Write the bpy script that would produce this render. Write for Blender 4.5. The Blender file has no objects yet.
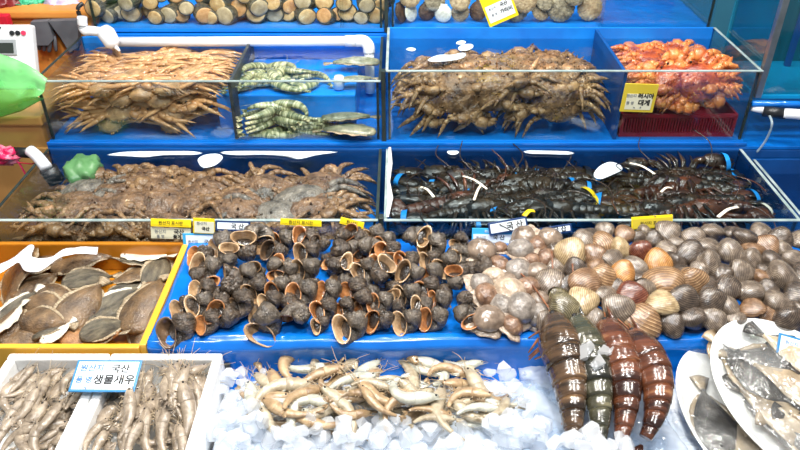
import bpy, bmesh, math, random
from mathutils import Vector, Matrix, noise, Euler
PI = math.pi
R = math.radians
rnd = random.Random(11)
C = bpy.context.scene.collection
# ------------------------------------------------------------------ camera
CH, PITCH, F = 1.65, R(33.6), 729.0
cam = bpy.data.cameras.new('camera'); camo = bpy.data.objects.new('camera', cam); C.objects.link(camo)
camo.location = (0, 0, CH); camo.rotation_euler = (PI / 2 - PITCH, 0, 0)
cam.sensor_width = 36; cam.lens = F / 800 * 36; cam.clip_start = .02
bpy.context.scene.camera = camo
cp, sp = math.cos(PITCH), math.sin(PITCH)

def ray(u, v):
    a, b = (u - 400) / F, (v - 225) / F
    return Vector((a, cp - b * sp, -sp - b * cp))
def P(u, v, z):                 # where a sight line meets the level z
    d = ray(u, v); t = (z - CH) / d.z
    return Vector((d.x * t, d.y * t, z))
def PY(u, v, y):                # where a sight line meets the upright plane y
    d = ray(u, v); t = y / d.y
    return Vector((d.x * t, y, CH + d.z * t))
def proj(p):
    dz = p[1] * cp - (p[2] - CH) * sp; up = p[1] * sp + (p[2] - CH) * cp
    return 400 + F * p[0] / dz, 225 - F * up / dz
def ppm(p): return F / (p[1] * cp - (p[2] - CH) * sp)

# ------------------------------------------------------------------ materials
def hexc(h):
    h = h.lstrip('#'); c = [int(h[i:i + 2], 16) / 255 for i in (0, 2, 4)]
    return tuple((x / 12.92 if x <= .04045 else ((x + .055) / 1.055) ** 2.4) for x in c) + (1,)
_m = {}
def M(name, c1, c2=None, c3=None, scale=20, rough=.35, bump=.2, bscale=None, coat=0, metal=0, detail=4, emit=None,
      rings=None, stretch=(1, 1, 1), spec=.5, dist=.6, sss=0, lo=.35, hi=.65):
    if name in _m: return _m[name]
    m = bpy.data.materials.new(name); m.use_nodes = True; nt = m.node_tree; N = nt.nodes; L = nt.links
    b = N['Principled BSDF']; b.inputs['Roughness'].default_value = rough; b.inputs['Metallic'].default_value = metal
    b.inputs['Coat Weight'].default_value = coat; b.inputs['Coat Roughness'].default_value = .12
    b.inputs['Specular IOR Level'].default_value = spec
    if sss:
        b.inputs['Subsurface Weight'].default_value = sss; b.inputs['Subsurface Scale'].default_value = .01
    tc = N.new('ShaderNodeTexCoord'); mp = N.new('ShaderNodeMapping'); mp.inputs['Scale'].default_value = stretch
    L.new(tc.outputs['Object'], mp.inputs['Vector'])
    oi = N.new('ShaderNodeObjectInfo'); mul = N.new('ShaderNodeMath'); mul.operation = 'MULTIPLY'; mul.inputs[1].default_value = 37
    L.new(oi.outputs['Random'], mul.inputs[0])
    L.new(mul.outputs[0], mp.inputs['Location'])
    if c2 is None: b.inputs['Base Color'].default_value = hexc(c1)
    else:
        if rings:                       # growth rings about a point of the thing itself
            mp2 = N.new('ShaderNodeMapping'); mp2.inputs['Location'].default_value = rings[:3]; L.new(tc.outputs['Object'], mp2.inputs['Vector'])
            t = N.new('ShaderNodeTexWave'); t.wave_type = 'RINGS'; t.rings_direction = 'SPHERICAL'; t.wave_profile = 'SAW'
            t.inputs['Scale'].default_value = rings[3]; t.inputs['Distortion'].default_value = dist; t.inputs['Detail'].default_value = 2
            L.new(mp2.outputs[0], t.inputs['Vector']); fac = t.outputs['Fac']
            n2 = N.new('ShaderNodeTexNoise'); n2.inputs['Scale'].default_value = scale; L.new(mp.outputs[0], n2.inputs['Vector'])
            mx = N.new('ShaderNodeMath'); mx.operation = 'MULTIPLY_ADD'; mx.inputs[1].default_value = rings[4] if len(rings) > 4 else .55; L.new(fac, mx.inputs[0])
            ad = N.new('ShaderNodeMath'); ad.operation = 'MULTIPLY'; ad.inputs[1].default_value = .5; L.new(n2.outputs['Fac'], ad.inputs[0]); L.new(ad.outputs[0], mx.inputs[2])
            fac = mx.outputs[0]
        else:
            t = N.new('ShaderNodeTexNoise'); t.inputs['Scale'].default_value = scale; t.inputs['Detail'].default_value = detail
            t.inputs['Roughness'].default_value = .6
            L.new(mp.outputs[0], t.inputs['Vector']); fac = t.outputs['Fac']
        r = N.new('ShaderNodeValToRGB'); L.new(fac, r.inputs[0]); L.new(r.outputs[0], b.inputs['Base Color'])
        e = r.color_ramp.elements; e[0].position = lo; e[0].color = hexc(c1); e[1].position = hi; e[1].color = hexc(c2)
        if c3:
            q = r.color_ramp.elements.new(min(.98, hi + .1)); q.color = hexc(c3)
    if bump:
        bt = N.new('ShaderNodeTexNoise'); bt.inputs['Scale'].default_value = bscale or scale * 3; bt.inputs['Detail'].default_value = 3
        L.new(mp.outputs[0], bt.inputs['Vector'])
        bn = N.new('ShaderNodeBump'); bn.inputs['Strength'].default_value = min(1, bump); bn.inputs['Distance'].default_value = .004 * max(1, bump)
        if rings:
            ba = N.new('ShaderNodeMath'); ba.operation = 'MULTIPLY_ADD'; ba.inputs[1].default_value = 1.6; L.new(bt.outputs['Fac'], ba.inputs[0]); L.new(t.outputs['Fac'], ba.inputs[2]); L.new(ba.outputs[0], bn.inputs['Height'])
        else: L.new(bt.outputs['Fac'], bn.inputs['Height'])
        L.new(bn.outputs[0], b.inputs['Normal'])
        if coat: L.new(bn.outputs[0], b.inputs['Coat Normal'])
    if emit:
        b.inputs['Emission Color'].default_value = hexc(c1); b.inputs['Emission Strength'].default_value = emit
    _m[name] = m; return m

def clear(name, tint, fres=1.33, bump=.0, bscale=20, gl=.03, body=None, bodyfac=0, milk=0):
    """see-through sheet: straight transmission, fresnel reflection, optional milky body"""
    if name in _m: return _m[name]
    m = bpy.data.materials.new(name); m.use_nodes = True; nt = m.node_tree; N = nt.nodes; L = nt.links
    N.remove(N['Principled BSDF']); out = N['Material Output']
    tr = N.new('ShaderNodeBsdfTransparent'); tr.inputs[0].default_value = hexc(tint)
    g = N.new('ShaderNodeBsdfGlossy'); g.inputs['Roughness'].default_value = gl
    fr = N.new('ShaderNodeFresnel'); fr.inputs['IOR'].default_value = fres
    ge = N.new('ShaderNodeNewGeometry'); iv = N.new('ShaderNodeMapRange'); iv.inputs[3].default_value = fres; iv.inputs[4].default_value = 1 / fres
    L.new(ge.outputs['Backfacing'], iv.inputs[0]); L.new(iv.outputs[0], fr.inputs['IOR'])
    last = tr.outputs[0]
    if body:
        d0 = N.new('ShaderNodeBsdfDiffuse'); d0.inputs[0].default_value = hexc(body); d1 = N.new('ShaderNodeBsdfTranslucent'); d1.inputs[0].default_value = hexc(body)
        d = N.new('ShaderNodeMixShader'); d.inputs[0].default_value = .35; L.new(d0.outputs[0], d.inputs[1]); L.new(d1.outputs[0], d.inputs[2])
        mx = N.new('ShaderNodeMixShader'); mx.inputs[0].default_value = bodyfac; L.new(last, mx.inputs[1]); L.new(d.outputs[0], mx.inputs[2]); last = mx.outputs[0]
        if milk:
            tc = N.new('ShaderNodeTexCoord'); nn = N.new('ShaderNodeTexNoise'); nn.inputs['Scale'].default_value = milk; L.new(tc.outputs['Object'], nn.inputs['Vector'])
            mr = N.new('ShaderNodeMapRange'); mr.inputs[1].default_value = .4; mr.inputs[2].default_value = .62; mr.inputs[3].default_value = bodyfac * .25; mr.inputs[4].default_value = min(1, bodyfac * 1.5)
            L.new(nn.outputs['Fac'], mr.inputs[0]); L.new(mr.outputs[0], mx.inputs[0])
    m2 = N.new('ShaderNodeMixShader'); L.new(fr.outputs[0], m2.inputs[0]); L.new(last, m2.inputs[1]); L.new(g.outputs[0], m2.inputs[2]); L.new(m2.outputs[0], out.inputs[0])
    if bump:
        tc = N.new('ShaderNodeTexCoord'); t = N.new('ShaderNodeTexNoise'); t.inputs['Scale'].default_value = bscale; t.inputs['Detail'].default_value = 3
        L.new(tc.outputs['Object'], t.inputs['Vector']); bn = N.new('ShaderNodeBump'); bn.inputs['Strength'].default_value = min(1, bump); bn.inputs['Distance'].default_value = .01
        L.new(t.outputs['Fac'], bn.inputs['Height']); L.new(bn.outputs[0], fr.inputs['Normal']); L.new(bn.outputs[0], g.inputs['Normal'])
    _m[name] = m; return m

BLUE = M('blue_plastic', '#0873d2', '#055eb8', scale=4, rough=.22, bump=.25, bscale=22, coat=.5)
TANKBLUE = M('tank_blue', '#0b6fd0', '#0a86e6', scale=6, rough=.4, bump=.1)
DEEPBLUE = M('deep_blue', '#0a4f96', '#0b3f7c', scale=6, rough=.4, bump=.1)
GLASS = clear('tank_glass', '#f8fbfa', 1.45, gl=.02)
WATER = clear('tank_water', '#f6fafb', 1.33, bump=.5, bscale=16)
DARKW = clear('dark_tank_water', '#dfe8ea', 1.33, bump=.5, bscale=16)
TEALW = clear('teal_water', '#cdeeee', 1.33, bump=.3, bscale=10)
SEAL = M('black_sealant', '#1d2422', '#2e3a36', scale=30, rough=.4)
GREYP = M('grey_partition', '#3a4145', '#23292c', scale=60, rough=.5, bump=.6)
STEEL = M('steel', '#8d9496', '#6d7476', scale=12, rough=.3, metal=.8, bump=.1)
WPVC = M('white_pvc', '#eceff4', '#dfe3ea', scale=10, rough=.25, coat=.4, bump=0)
BLK = M('black_plastic', '#15171a', '#22252a', scale=20, rough=.35)
WHITE = M('white_foam', '#f6f6f4', '#eeeeec', scale=60, rough=.7, bump=.2)
WPATCH = M('sea_foam', '#f4fbff', '#dbeefa', scale=60, rough=.5, bump=.6)
INK = M('ink', '#0c0c10', rough=.6, bump=0)
GREYINK = M('grey_ink', '#70757c', rough=.6, bump=0)

# ------------------------------------------------------------------ mesh helpers
def mesh(bm, mat, smooth=True, name='mesh'):
    bmesh.ops.recalc_face_normals(bm, faces=bm.faces)
    me = bpy.data.meshes.new(name); bm.to_mesh(me); bm.free()
    for mm in (mat if isinstance(mat, (list, tuple)) else [mat]): me.materials.append(mm)
    if smooth:
        for p in me.polygons: p.use_smooth = True
    return me
def box(bm, x0, x1, y0, y1, z0, z1, bev=0, mat=None):
    vs = bmesh.ops.create_cube(bm, size=1)['verts']
    for v in vs:
        v.co = Vector((x0 + (v.co.x + .5) * (x1 - x0), y0 + (v.co.y + .5) * (y1 - y0), z0 + (v.co.z + .5) * (z1 - z0)))
        if mat is not None: v.co = mat @ v.co
    if bev:
        es = {e for v in vs for e in v.link_edges}
        bmesh.ops.bevel(bm, geom=list(es), offset=bev, segments=2, affect='EDGES', profile=.6)
def loft(bm, rings, cap0=True, cap1=True, closed=True):
    vr = [[bm.verts.new(p) for p in r] for r in rings]
    n = len(rings[0])
    for a, b in zip(vr, vr[1:]):
        for i in range(n if closed else n - 1):
            j = (i + 1) % n
            try: bm.faces.new((a[i], a[j], b[j], b[i]))
            except ValueError: pass
    if cap0 and closed: bm.faces.new(vr[0][::-1])
    if cap1 and closed: bm.faces.new(vr[-1])
    return vr
def tube(bm, pts, rad, n=8, flat=1.0, up=None, caps=True):
    pts = [Vector(p) for p in pts]
    if not isinstance(rad, (list, tuple)): rad = [rad] * len(pts)
    up = Vector(up) if up else Vector((0, 0, 1))
    rings = []
    for i, p in enumerate(pts):
        t = (pts[min(i + 1, len(pts) - 1)] - pts[max(i - 1, 0)])
        if t.length < 1e-9: t = Vector((1, 0, 0))
        t.normalize(); s = t.cross(up)
        if s.length < .05: s = t.cross(Vector((.3, 1, .1)))
        s.normalize(); w = s.cross(t).normalized()
        rings.append([p + s * (math.cos(2 * PI * k / n) * rad[i]) + w * (math.sin(2 * PI * k / n) * rad[i] * flat) for k in range(n)])
    loft(bm, rings, caps, caps)
def blob(bm, c, r, seg=12, rings=8, rot=None, nz=0, nsc=3.0, seed=0):
    vs = bmesh.ops.create_uvsphere(bm, u_segments=seg, v_segments=rings, radius=1)['verts']
    for v in vs:
        k = 1 + nz * noise.noise(v.co * nsc + Vector((seed, seed * 2.3, 0)))
        q = Vector((v.co.x * r[0], v.co.y * r[1], v.co.z * r[2])) * k
        if rot: q.rotate(rot)
        v.co = q + Vector(c)
def cone(bm, base, tip, r, n=5):
    base, tip = Vector(base), Vector(tip); tube(bm, [base, base.lerp(tip, .6), tip], [r, r * .5, r * .05], n)
def spl(pts, n):               # smooth polyline through points
    pts = [Vector(p) for p in pts]; out = []
    for i in range(len(pts) - 1):
        p0, p1, p2, p3 = pts[max(i - 1, 0)], pts[i], pts[i + 1], pts[min(i + 2, len(pts) - 1)]
        for k in range(n):
            t = k / n
            out.append(.5 * ((2 * p1) + (p2 - p0) * t + (2 * p0 - 5 * p1 + 4 * p2 - p3) * t * t + (3 * p1 - p0 - 3 * p2 + p3) * t ** 3))
    out.append(pts[-1]); return out

# ------------------------------------------------------------------ objects
def link(name, data, parent=None, mtx=None, kind=None):
    o = bpy.data.objects.new(name, data); C.objects.link(o)
    if parent: o.parent = parent
    if mtx is not None: o.matrix_world = mtx
    if kind: o['kind'] = kind
    return o
def tag(o, label, cat, group=None, kind=None):
    if label: o['label'] = label
    if cat: o['category'] = cat
    if group: o['group'] = group
    if kind: o['kind'] = kind
    return o
def B(f, mat, smooth=False):    # quick mesh from a filler function
    bm = bmesh.new(); f(bm); return mesh(bm, mat, smooth)
def thing(name, label, cat, mtx=None, group=None):
    o = link(name, None, None, mtx); o.empty_display_size = .02
    return tag(o, label, cat, group)
_kids = {}
def spawn(kind, mtx, group=None, label=None):
    """a thing of a kind, with an object of its own for every part and sub-part"""
    o = thing(kind['name'], label, kind['cat'], mtx, group)
    for part in kind['parts']:
        q = link(part[0], part[1], o); _kids.setdefault(o.name, []).append(q)
        for s in part[2:]:
            link(s[0], s[1], q)
    return o
_reg = {}
def reg(group, o, look): _reg.setdefault(group, []).append((o, look))
ORD = ['', 'first', 'second', 'third', 'fourth', 'fifth', 'sixth', 'seventh', 'eighth', 'ninth', 'tenth', 'eleventh', 'twelfth', 'thirteenth',
       'fourteenth', 'fifteenth', 'sixteenth', 'seventeenth', 'eighteenth', 'nineteenth', 'twentieth'] + ['twenty-' + x for x in ('first', 'second', 'third', 'fourth', 'fifth', 'sixth', 'seventh', 'eighth', 'ninth')] + ['thirtieth'] + ['thirty-' + x for x in ('first', 'second', 'third', 'fourth', 'fifth', 'sixth', 'seventh', 'eighth', 'ninth')]
ROWN = ['front', 'second', 'third', 'fourth', 'fifth', 'sixth', 'seventh', 'eighth', 'ninth', 'tenth', 'eleventh', 'twelfth', 'thirteenth', 'fourteenth', 'fifteenth', 'sixteenth', 'seventeenth']
_todo = []
def label_rows(group, place, row): _todo.append((group, place, row))
def label_now(group, place, row, seen):
    items = []
    for o, look in _reg.get(group, []):
        if o.name not in seen: continue
        n_, u, v = seen[o.name]; items.append((v / n_, u / n_, o, look))
    if not items: return
    vm = max(i[0] for i in items); rows = {}
    for it in items: rows.setdefault(int((vm - it[0]) / row), []).append(it)
    for k, key in enumerate(sorted(rows)):
        rr = sorted(rows[key], key=lambda t: t[1])
        for i, (v, u, o, look) in enumerate(rr):
            rn = '' if len(rows) == 1 else f' in {ROWN[k]} row' + (' up' if k else '')
            o['label'] = f"{look}, {ORD[min(i + 1, 39)]} from left{rn} {place}"; o['group'] = group

def TRS(loc, rot=None, s=1.0):
    r = rot.to_matrix().to_4x4() if isinstance(rot, Euler) else (rot.to_4x4() if rot is not None else Matrix())
    return Matrix.Translation(loc) @ r @ Matrix.Scale(s, 4)

class Heap:                    # a heap grows as things are laid on it
    def __init__(s, z, nest=.55, zmax=9): s.z, s.n, s.h, s.zmax, s.c = z, nest, {}, zmax, .006
    def cells(s, x, y, r):
        k = int(r / s.c) + 1; i0, j0 = round(x / s.c), round(y / s.c)
        for i in range(i0 - k, i0 + k + 1):
            for j in range(j0 - k, j0 + k + 1):
                if ((i - i0) ** 2 + (j - j0) ** 2) * s.c ** 2 <= r * r: yield i, j
    def top(s, x, y, r):
        hs = [s.h.get(c, s.z) for c in s.cells(x, y, r)]
        return s.z + ((max(hs) - s.z) * s.n + (sum(hs) / len(hs) - s.z) * (1 - s.n)) if hs else s.z
    def add(s, x, y, r, z):
        for c in s.cells(x, y, r):
            if z > s.h.get(c, s.z): s.h[c] = z
def lay(h, u, v, r, hz, drop=.8):   # centre for a round thing seen at (u, v)
    z = h.z + hz
    for _ in range(4):
        p = P(u, v, z); z = min(h.top(p.x, p.y, r * drop) + hz, h.zmax)
    p = P(u, v, z); h.add(p.x, p.y, r * drop, z + hz * .55); return p

# ================================================================== KINDS
# ---- whelk
def spiral_shell(seed, turns=2.6, W=2.3, knobs=9, kn=.14, spire=1.15, canal=.55, open_=True, mats=None, n=18, squash=1.0, rc=.62):
    rr = random.Random(seed); k = math.log(W) / (2 * PI); T = turns * 2 * PI; steps = int(turns * 26)
    def ring(th, sc=1.0, shift=0.0, wob=0):
        g = math.exp(k * th); fo = max(0, min(1, 1 + th / 1.5)) ** 1.5 if knobs else 0; Rc = (rc + .34 * fo) * g; cz = spire * (1 - g)
        out = []
        for i in range(n):
            ph = 2 * PI * i / n; a, b = math.cos(ph), math.sin(ph)
            f = 1 + (kn * max(0, math.cos(knobs * th)) * max(0, math.cos(ph - .9)) ** 2 if knobs else 0)
            f *= 1 + canal * max(0, -b) ** 3 + wob * math.sin(3 * ph + seed)
            rad = .72 * g * f * sc * (1 - .16 * fo)
            x = Rc + rad * a * (.92 if a < 0 else 1); z = cz + rad * b * 1.12 * squash
            out.append(Vector((x * math.cos(th), x * math.sin(th) + shift, z)))
        return out
    bm = bmesh.new()
    rings = [ring(-T + T * i / steps) for i in range(steps + 1)]
    if open_:
        rings.append(ring(0, 1.03, .10, .03)); rings.append(ring(0, 1.05, .18, .05))
    loft(bm, rings, True, not open_)
    pts = [v.co.copy() for v in bm.verts]; cen = sum(pts, Vector()) / len(pts)
    ext = max((p - cen).length for p in pts)
    inn = bmesh.new()
    if open_:
        loft(inn, [ring(0, 1.05, .18, .05), ring(0, 1.01, .21, .05), ring(0, .90, .13, .05), ring(-.12, .86), ring(-.45, .80), ring(-.8, .72)], False, True)
    op = bmesh.new()
    if open_:
        rg = ring(-.55, .78); c = sum(rg, Vector()) / n; t = Vector((math.sin(.55), math.cos(.55), 0))
        loft(op, [[p for p in rg], [c + (p - c) * .8 + t * .10 for p in rg], [c + (p - c) * .35 + t * .14 for p in rg]])
    res = []
    for b_ in (bm, inn, op):
        for v in b_.verts: v.co = (v.co - cen) / ext
        res.append(b_)
    return res
SH_DARK = M('whelk_dark', '#211a14', '#625344', '#ad9a80', scale=4, rough=.32, bump=1, bscale=9, coat=.5, stretch=(1, 1, 2.5))
SH_GREY = M('whelk_grey', '#2e2822', '#6f6355', '#bfb29c', scale=4, rough=.32, bump=.8, bscale=16, coat=.5)
LIP_O = M('whelk_lip_orange', '#8a5128', '#c98d58', '#e6c69c', scale=2.5, rough=.25, bump=.1, coat=.6)
LIP_P = M('whelk_lip_pale', '#8e6b48', '#cfae86', '#eedfc4', scale=2.5, rough=.25, bump=.1, coat=.6)
LIP_B = M('whelk_lip_brown', '#3b2c20', '#7c6046', '#c2a57c', scale=2.5, rough=.3, bump=.1, coat=.6)
OPER = M('whelk_flesh', '#1b1713', '#4a4038', scale=4, rough=.12, bump=.4, coat=1)
WHELKS = []
for sd, (sm, lm, look) in enumerate([(SH_DARK, LIP_O, 'dark whelk with orange mouth'), (SH_DARK, LIP_B, 'dark whelk with brown mouth'), (SH_GREY, LIP_O, 'grey whelk with orange mouth'),
                                     (SH_GREY, LIP_P, 'grey whelk with pale mouth'), (SH_DARK, LIP_P, 'dark whelk with pale mouth')]):
    a, b_, c = spiral_shell(sd + 1, turns=2.6, W=2.35, knobs=8 + sd % 3, kn=.30 + .06 * (sd % 2), spire=1.0 + .12 * (sd % 3), canal=.50, squash=1.12, rc=.60)
    WHELKS.append(dict(name='whelk', cat='whelk', look=look, parts=[('shell', mesh(a, sm)), ('mouth_lip', mesh(b_, lm)), ('operculum', mesh(c, OPER))]))
# ---- clam
def valve(sign, seed, w=.5, d=.43, h=.33):
    bm = bmesh.new(); n, m = 24, 9; rings = []
    for j in range(m + 1):
        e = PI / 2 * j / m; rr_ = math.cos(e) if j < m else .02; z = math.sin(e)
        ring = []
        for i in range(n):
            a = 2 * PI * i / n; x, y = math.cos(a) * rr_, math.sin(a) * rr_
            y2 = y + .60 * z * z * (1 - .3 * z); x2 = x * (1 - .22 * max(-1, y)) + .10 * z * z
            x2 *= 1 - .12 * z
            ring.append(Vector((x2 * w, y2 * d, sign * (z * h + .006))))
        rings.append(ring)
    loft(bm, rings, False, True)
    inner = [[Vector((p.x * .93, p.y * .93, p.z - sign * .0)) for p in rings[0]]] + [[Vector((p.x * .9, p.y * .9, p.z * .85 + .0)) for p in r_] for r_ in rings[1:5]]
    vr = [[v for v in bm.verts][i] for i in range(0)]
    bm2 = bm; loft(bm2, [rings[0], inner[0]] + inner[1:], False, True)
    return bm
CL = {}
for nm, a in {'grey': ('#3d332b', '#7c6d5e', '#b5a58f'), 'dark': ('#241d18', '#57493d', '#8a7a68'), 'brown': ('#4a3424', '#8a694c', '#b8997a'), 'cream': ('#6f5a3c', '#b59d76', '#dccba4'),
              'orange': ('#7a4c20', '#b88346', '#dcb070'), 'striped': ('#5a402a', '#947250', '#c4a47c'), 'olive': ('#2f2a1f', '#6f6549', '#a09572'), 'reddish': ('#3a170f', '#74402c', '#a8755a')}.items():
    CL[nm] = M('clam_' + nm, *a, rings=(-.08, -.46, -.05, 5 if nm == 'striped' else 7, .5 if nm in ('striped', 'olive') else .30), scale=5, rough=.25, bump=.22, bscale=22, coat=.6, dist=1.2, lo=.28 if nm in ('striped', 'olive') else .22, hi=.66 if nm in ('striped', 'olive') else .52)
LIG = M('clam_ligament', '#1c1510', rough=.4)
CLAMS = {}
for nm, mm in CL.items():
    for gp in (0, 1):
        pu, pl = valve(1, 1), valve(-1, 2)
        if gp:
            for v in pu.verts: v.co.rotate(Euler((R(-9), 0, 0)))
            for v in pl.verts: v.co.rotate(Euler((R(9), 0, 0)))
            for b_, s in ((pu, 1), (pl, -1)):
                for v in b_.verts: v.co.z += s * .03
        lg = bmesh.new(); blob(lg, (.02, .38, 0), (.16, .05, .04), 10, 6)
        CLAMS[nm, gp] = dict(name='clam', cat='clam', look=f'{nm} clam' if nm not in ('striped',) else 'brown striped clam',
                             parts=[('valve', mesh(pu, mm)), ('valve', mesh(pl, mm)), ('hinge_ligament', mesh(lg, LIG))])
# ---- moon snail: round low spired shell with soft foot
MS_M = M('moon_shell', '#5f5044', '#927f6d', '#bba994', scale=2.0, rough=.22, bump=.15, coat=.8, lo=.3, hi=.7)
MS_F = M('moon_foot', '#8a7766', '#c2b09c', '#e2d6c4', scale=5, rough=.15, bump=.5, bscale=9, coat=1)
MS_W = M('white_foot', '#c9c3b8', '#f0ece4', scale=5, rough=.15, bump=.4, bscale=9, coat=1)
MS_C = [MS_M, M('moon_shell_grey', '#6a625a', '#9c9288', '#c2b8ac', scale=2, rough=.25, bump=.5, bscale=6, coat=.7), M('moon_shell_pale', '#8f7c68', '#bfab94', '#ddccb6', scale=2, rough=.25, bump=.5, bscale=6, coat=.7), M('moon_shell_brown', '#5a4030', '#8e6e56', '#b5967a', scale=2, rough=.25, bump=.5, bscale=6, coat=.7)]
MOONS = []
for sd in range(4):
    a = bmesh.new(); vs = bmesh.ops.create_uvsphere(a, u_segments=48, v_segments=28, radius=1)['verts']
    for v in vs:
        x, y, z = v.co; q = math.hypot(x, y); th = math.atan2(y, x); gr = max(0, math.cos(th - 3.2 * math.log(q + .06))) ** 10 if z > 0 else 0
        k = 1 + .13 * math.cos(th + .8) - .06 * gr * (1 - .5 * q) + .07 * noise.noise(v.co * 1.4 + Vector((sd * 3, 0, 0)))
        v.co = Vector((x * .95 * k, y * .84 * k, z * .60 + (.10 * (1 - q) ** 2 if z > 0 else 0) - .03 * gr * (q < .9)))
    fb = bmesh.new(); vs = bmesh.ops.create_uvsphere(fb, u_segments=28, v_segments=10, radius=1)['verts']
    for v in vs:
        an = math.atan2(v.co.y, v.co.x); k = 1.0 + .10 * math.sin(3 * an + sd) + .06 * math.sin(7 * an + 2 * sd) + .12 * noise.noise(v.co * 2 + Vector((sd, 0, 0)))
        v.co = Vector((v.co.x * k * (1.14 + .16 * (sd % 2)), v.co.y * k * 1.05, v.co.z * .18 - .36 + .03 * math.sin(5 * an)))
    MOONS.append(dict(name='moon_snail', cat='sea snail', look=['tan moon snail', 'grey moon snail', 'pale moon snail with white foot', 'brown moon snail'][sd],
                      parts=[('shell', mesh(a, MS_C[sd])), ('foot', mesh(fb, MS_W if sd == 2 else MS_F))]))
# ---- prawn lying on its side, head toward +x, back toward +y
def prawn(seed, bend=.9, mb=None, ml=None, mt=None, fat=1.0, hd=False, band=None, name='prawn', look='grey prawn', straighthead=.45):
    rr = random.Random(seed); n = 44 if not hd else 40; pts, ang = [], []
    p = Vector((0, 0, 0)); a = 0; ds = 1.0 / n
    for i in range(n + 1):
        s = i / n; pts.append(p.copy()); ang.append(a)
        if s > straighthead * .8: a -= bend * ds / (1 - straighthead * .8) * (1 + .6 * math.sin(s * PI))
        p = p + Vector((-math.cos(a), math.sin(-a) * -1, 0)) * ds if False else p + Vector((-math.cos(a), math.sin(a), 0)) * ds
    # radius profile: rostrum, carapace, abdomen, tail
    def rad(s):
        if s < .30: return (.026 if hd else .010) + (.066 if hd else .082) * math.sin(s / .30 * PI / 2)
        if s < .88: return .092 - .059 * ((s - .30) / .58) ** 1.25
        return .033 - .1 * (s - .88)
    def ringat(i, k=1.0, sh=0):
        c = pts[i]; a_ = ang[i]; t = Vector((-math.cos(a_), math.sin(a_), 0)); nrm = Vector((math.sin(a_), math.cos(a_), 0)); r = rad(i / n) * fat * k
        m = 14 if hd else 10
        return [c + t * sh + nrm * (math.cos(2 * PI * q / m) * r * 1.12 - r * .1) + Vector((0, 0, math.sin(2 * PI * q / m) * r * .82)) for q in range(m)]
    sp_ = lambda s: min(n, int(round(s * n)))
    car = bmesh.new(); i1 = sp_(.36)
    loft(car, [ringat(i, 1.0) for i in range(sp_(.05), i1 + 1)] + [ringat(i1, .9)])
    cone(car, pts[sp_(.12)] + Vector((0, .05, 0)), pts[0] + Vector((.13 if hd else .07, .05, 0)), .022 if hd else .012)
    ab = bmesh.new()
    cuts = [.35, .46, .57, .67, .76, .84, .93]
    if not hd:
        i0, i2 = sp_(.35), sp_(.93); segs = 6.0
        loft(ab, [ringat(i, .985 + .035 * (((i - i0) / (i2 - i0) * segs) % 1.0)) for i in range(i0, i2 + 1)])
    for q in range(6 if hd else 0):
        a0, a1 = sp_(cuts[q]), sp_(cuts[q + 1])
        rr_ = [ringat(i, (1.07 if hd else 1.04) - (.08 if hd else .05) * ((a1 - i) / max(1, a1 - a0)) if False else 1.0 + (.045 if hd else .018) * (i - a0) / max(1, a1 - a0)) for i in range(a0, a1 + 1)]
        rr_.append(ringat(a1, .93 if hd else .985)); loft(ab, rr_)
    tl = bmesh.new(); e = pts[-2]; a_ = ang[-1]; t = Vector((-math.cos(a_), math.sin(a_), 0)); nr = Vector((math.sin(a_), math.cos(a_), 0))
    for sx in (-1.3, -.6, .1, .7, 1.3):
        d = (t + nr * .28 * sx + Vector((0, 0, .25 * math.sin(sx * 2)))).normalized()
        tube(tl, [e, e + d * .06, e + d * .11, e + d * .135], [.010, .024, .020, .004], 6, .3)
    lg = bmesh.new()
    for q in range(5):
        i = sp_(.13 + .05 * q); b0 = pts[i] - Vector((0, rad(i / n) * .9, 0)); sz = (-1) ** q * .02
        d = Vector((rr.uniform(-.1, .8), -1, rr.uniform(-.3, .3))).normalized()
        tube(lg, [b0, b0 + d * .06 + Vector((0, 0, sz)), b0 + d * (.15 if hd else .10) + Vector((-.05, 0, sz))], [.014, .010, .005] if hd else [.009, .006, .003], 5)
    pl = bmesh.new()
    for q in range(5):
        i = sp_(.41 + .09 * q); a_ = ang[i]; nr2 = Vector((math.sin(a_), math.cos(a_), 0)); tt = Vector((-math.cos(a_), math.sin(a_), 0))
        b0 = pts[i] - nr2 * rad(i / n) * .85
        tube(pl, [b0, b0 - nr2 * .022 + tt * .015, b0 - nr2 * .036 + tt * .04], [.009, .010, .003], 6, .5)
    def ant(zz, dy):
        bm = bmesh.new(); b0 = pts[sp_(.05)]
        L_ = rr.uniform(.3, .55); tube(bm, spl([b0, b0 + Vector((.12, dy * .3, zz)), b0 + Vector((L_ * .6, dy, zz * 2)), b0 + Vector((L_, dy * 2.2, zz))], 4), .007 if hd else .0035, 5); return bm
    ey = lambda s: B(lambda bm: (blob(bm, pts[sp_(.08)] + Vector((.01, .01, s * .036)), (.022, .02, .02) if hd else (.016, .014, .014), 8, 6)), INK, True)
    ml = ml or mb; mt = mt or mb
    # centre on the middle of the body
    xs = [q.x for q in pts]; ys = [q.y for q in pts]; c = Vector(((min(xs) + max(xs)) / 2, (min(ys) + max(ys)) / 2, 0))
    axis = (pts[2] - pts[-1]); yaw = math.atan2(axis.y, axis.x)
    ms = [('carapace', mesh(car, mb)), ('abdomen', mesh(ab, band or mb)), ('tail_fan', mesh(tl, mt)), ('walking_legs', mesh(lg, ml)), ('swimming_legs', mesh(pl, ml)),
          ('antenna', mesh(ant(.03, .05), ml)), ('antenna', mesh(ant(-.02, -.08), ml)), ('eye', ey(1)), ('eye', ey(-1))]
    for _, me in [(x[0], x[1]) for x in ms]:
        me.transform(Matrix.Rotation(-yaw, 4, 'Z') @ Matrix.Translation(-c))
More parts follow.
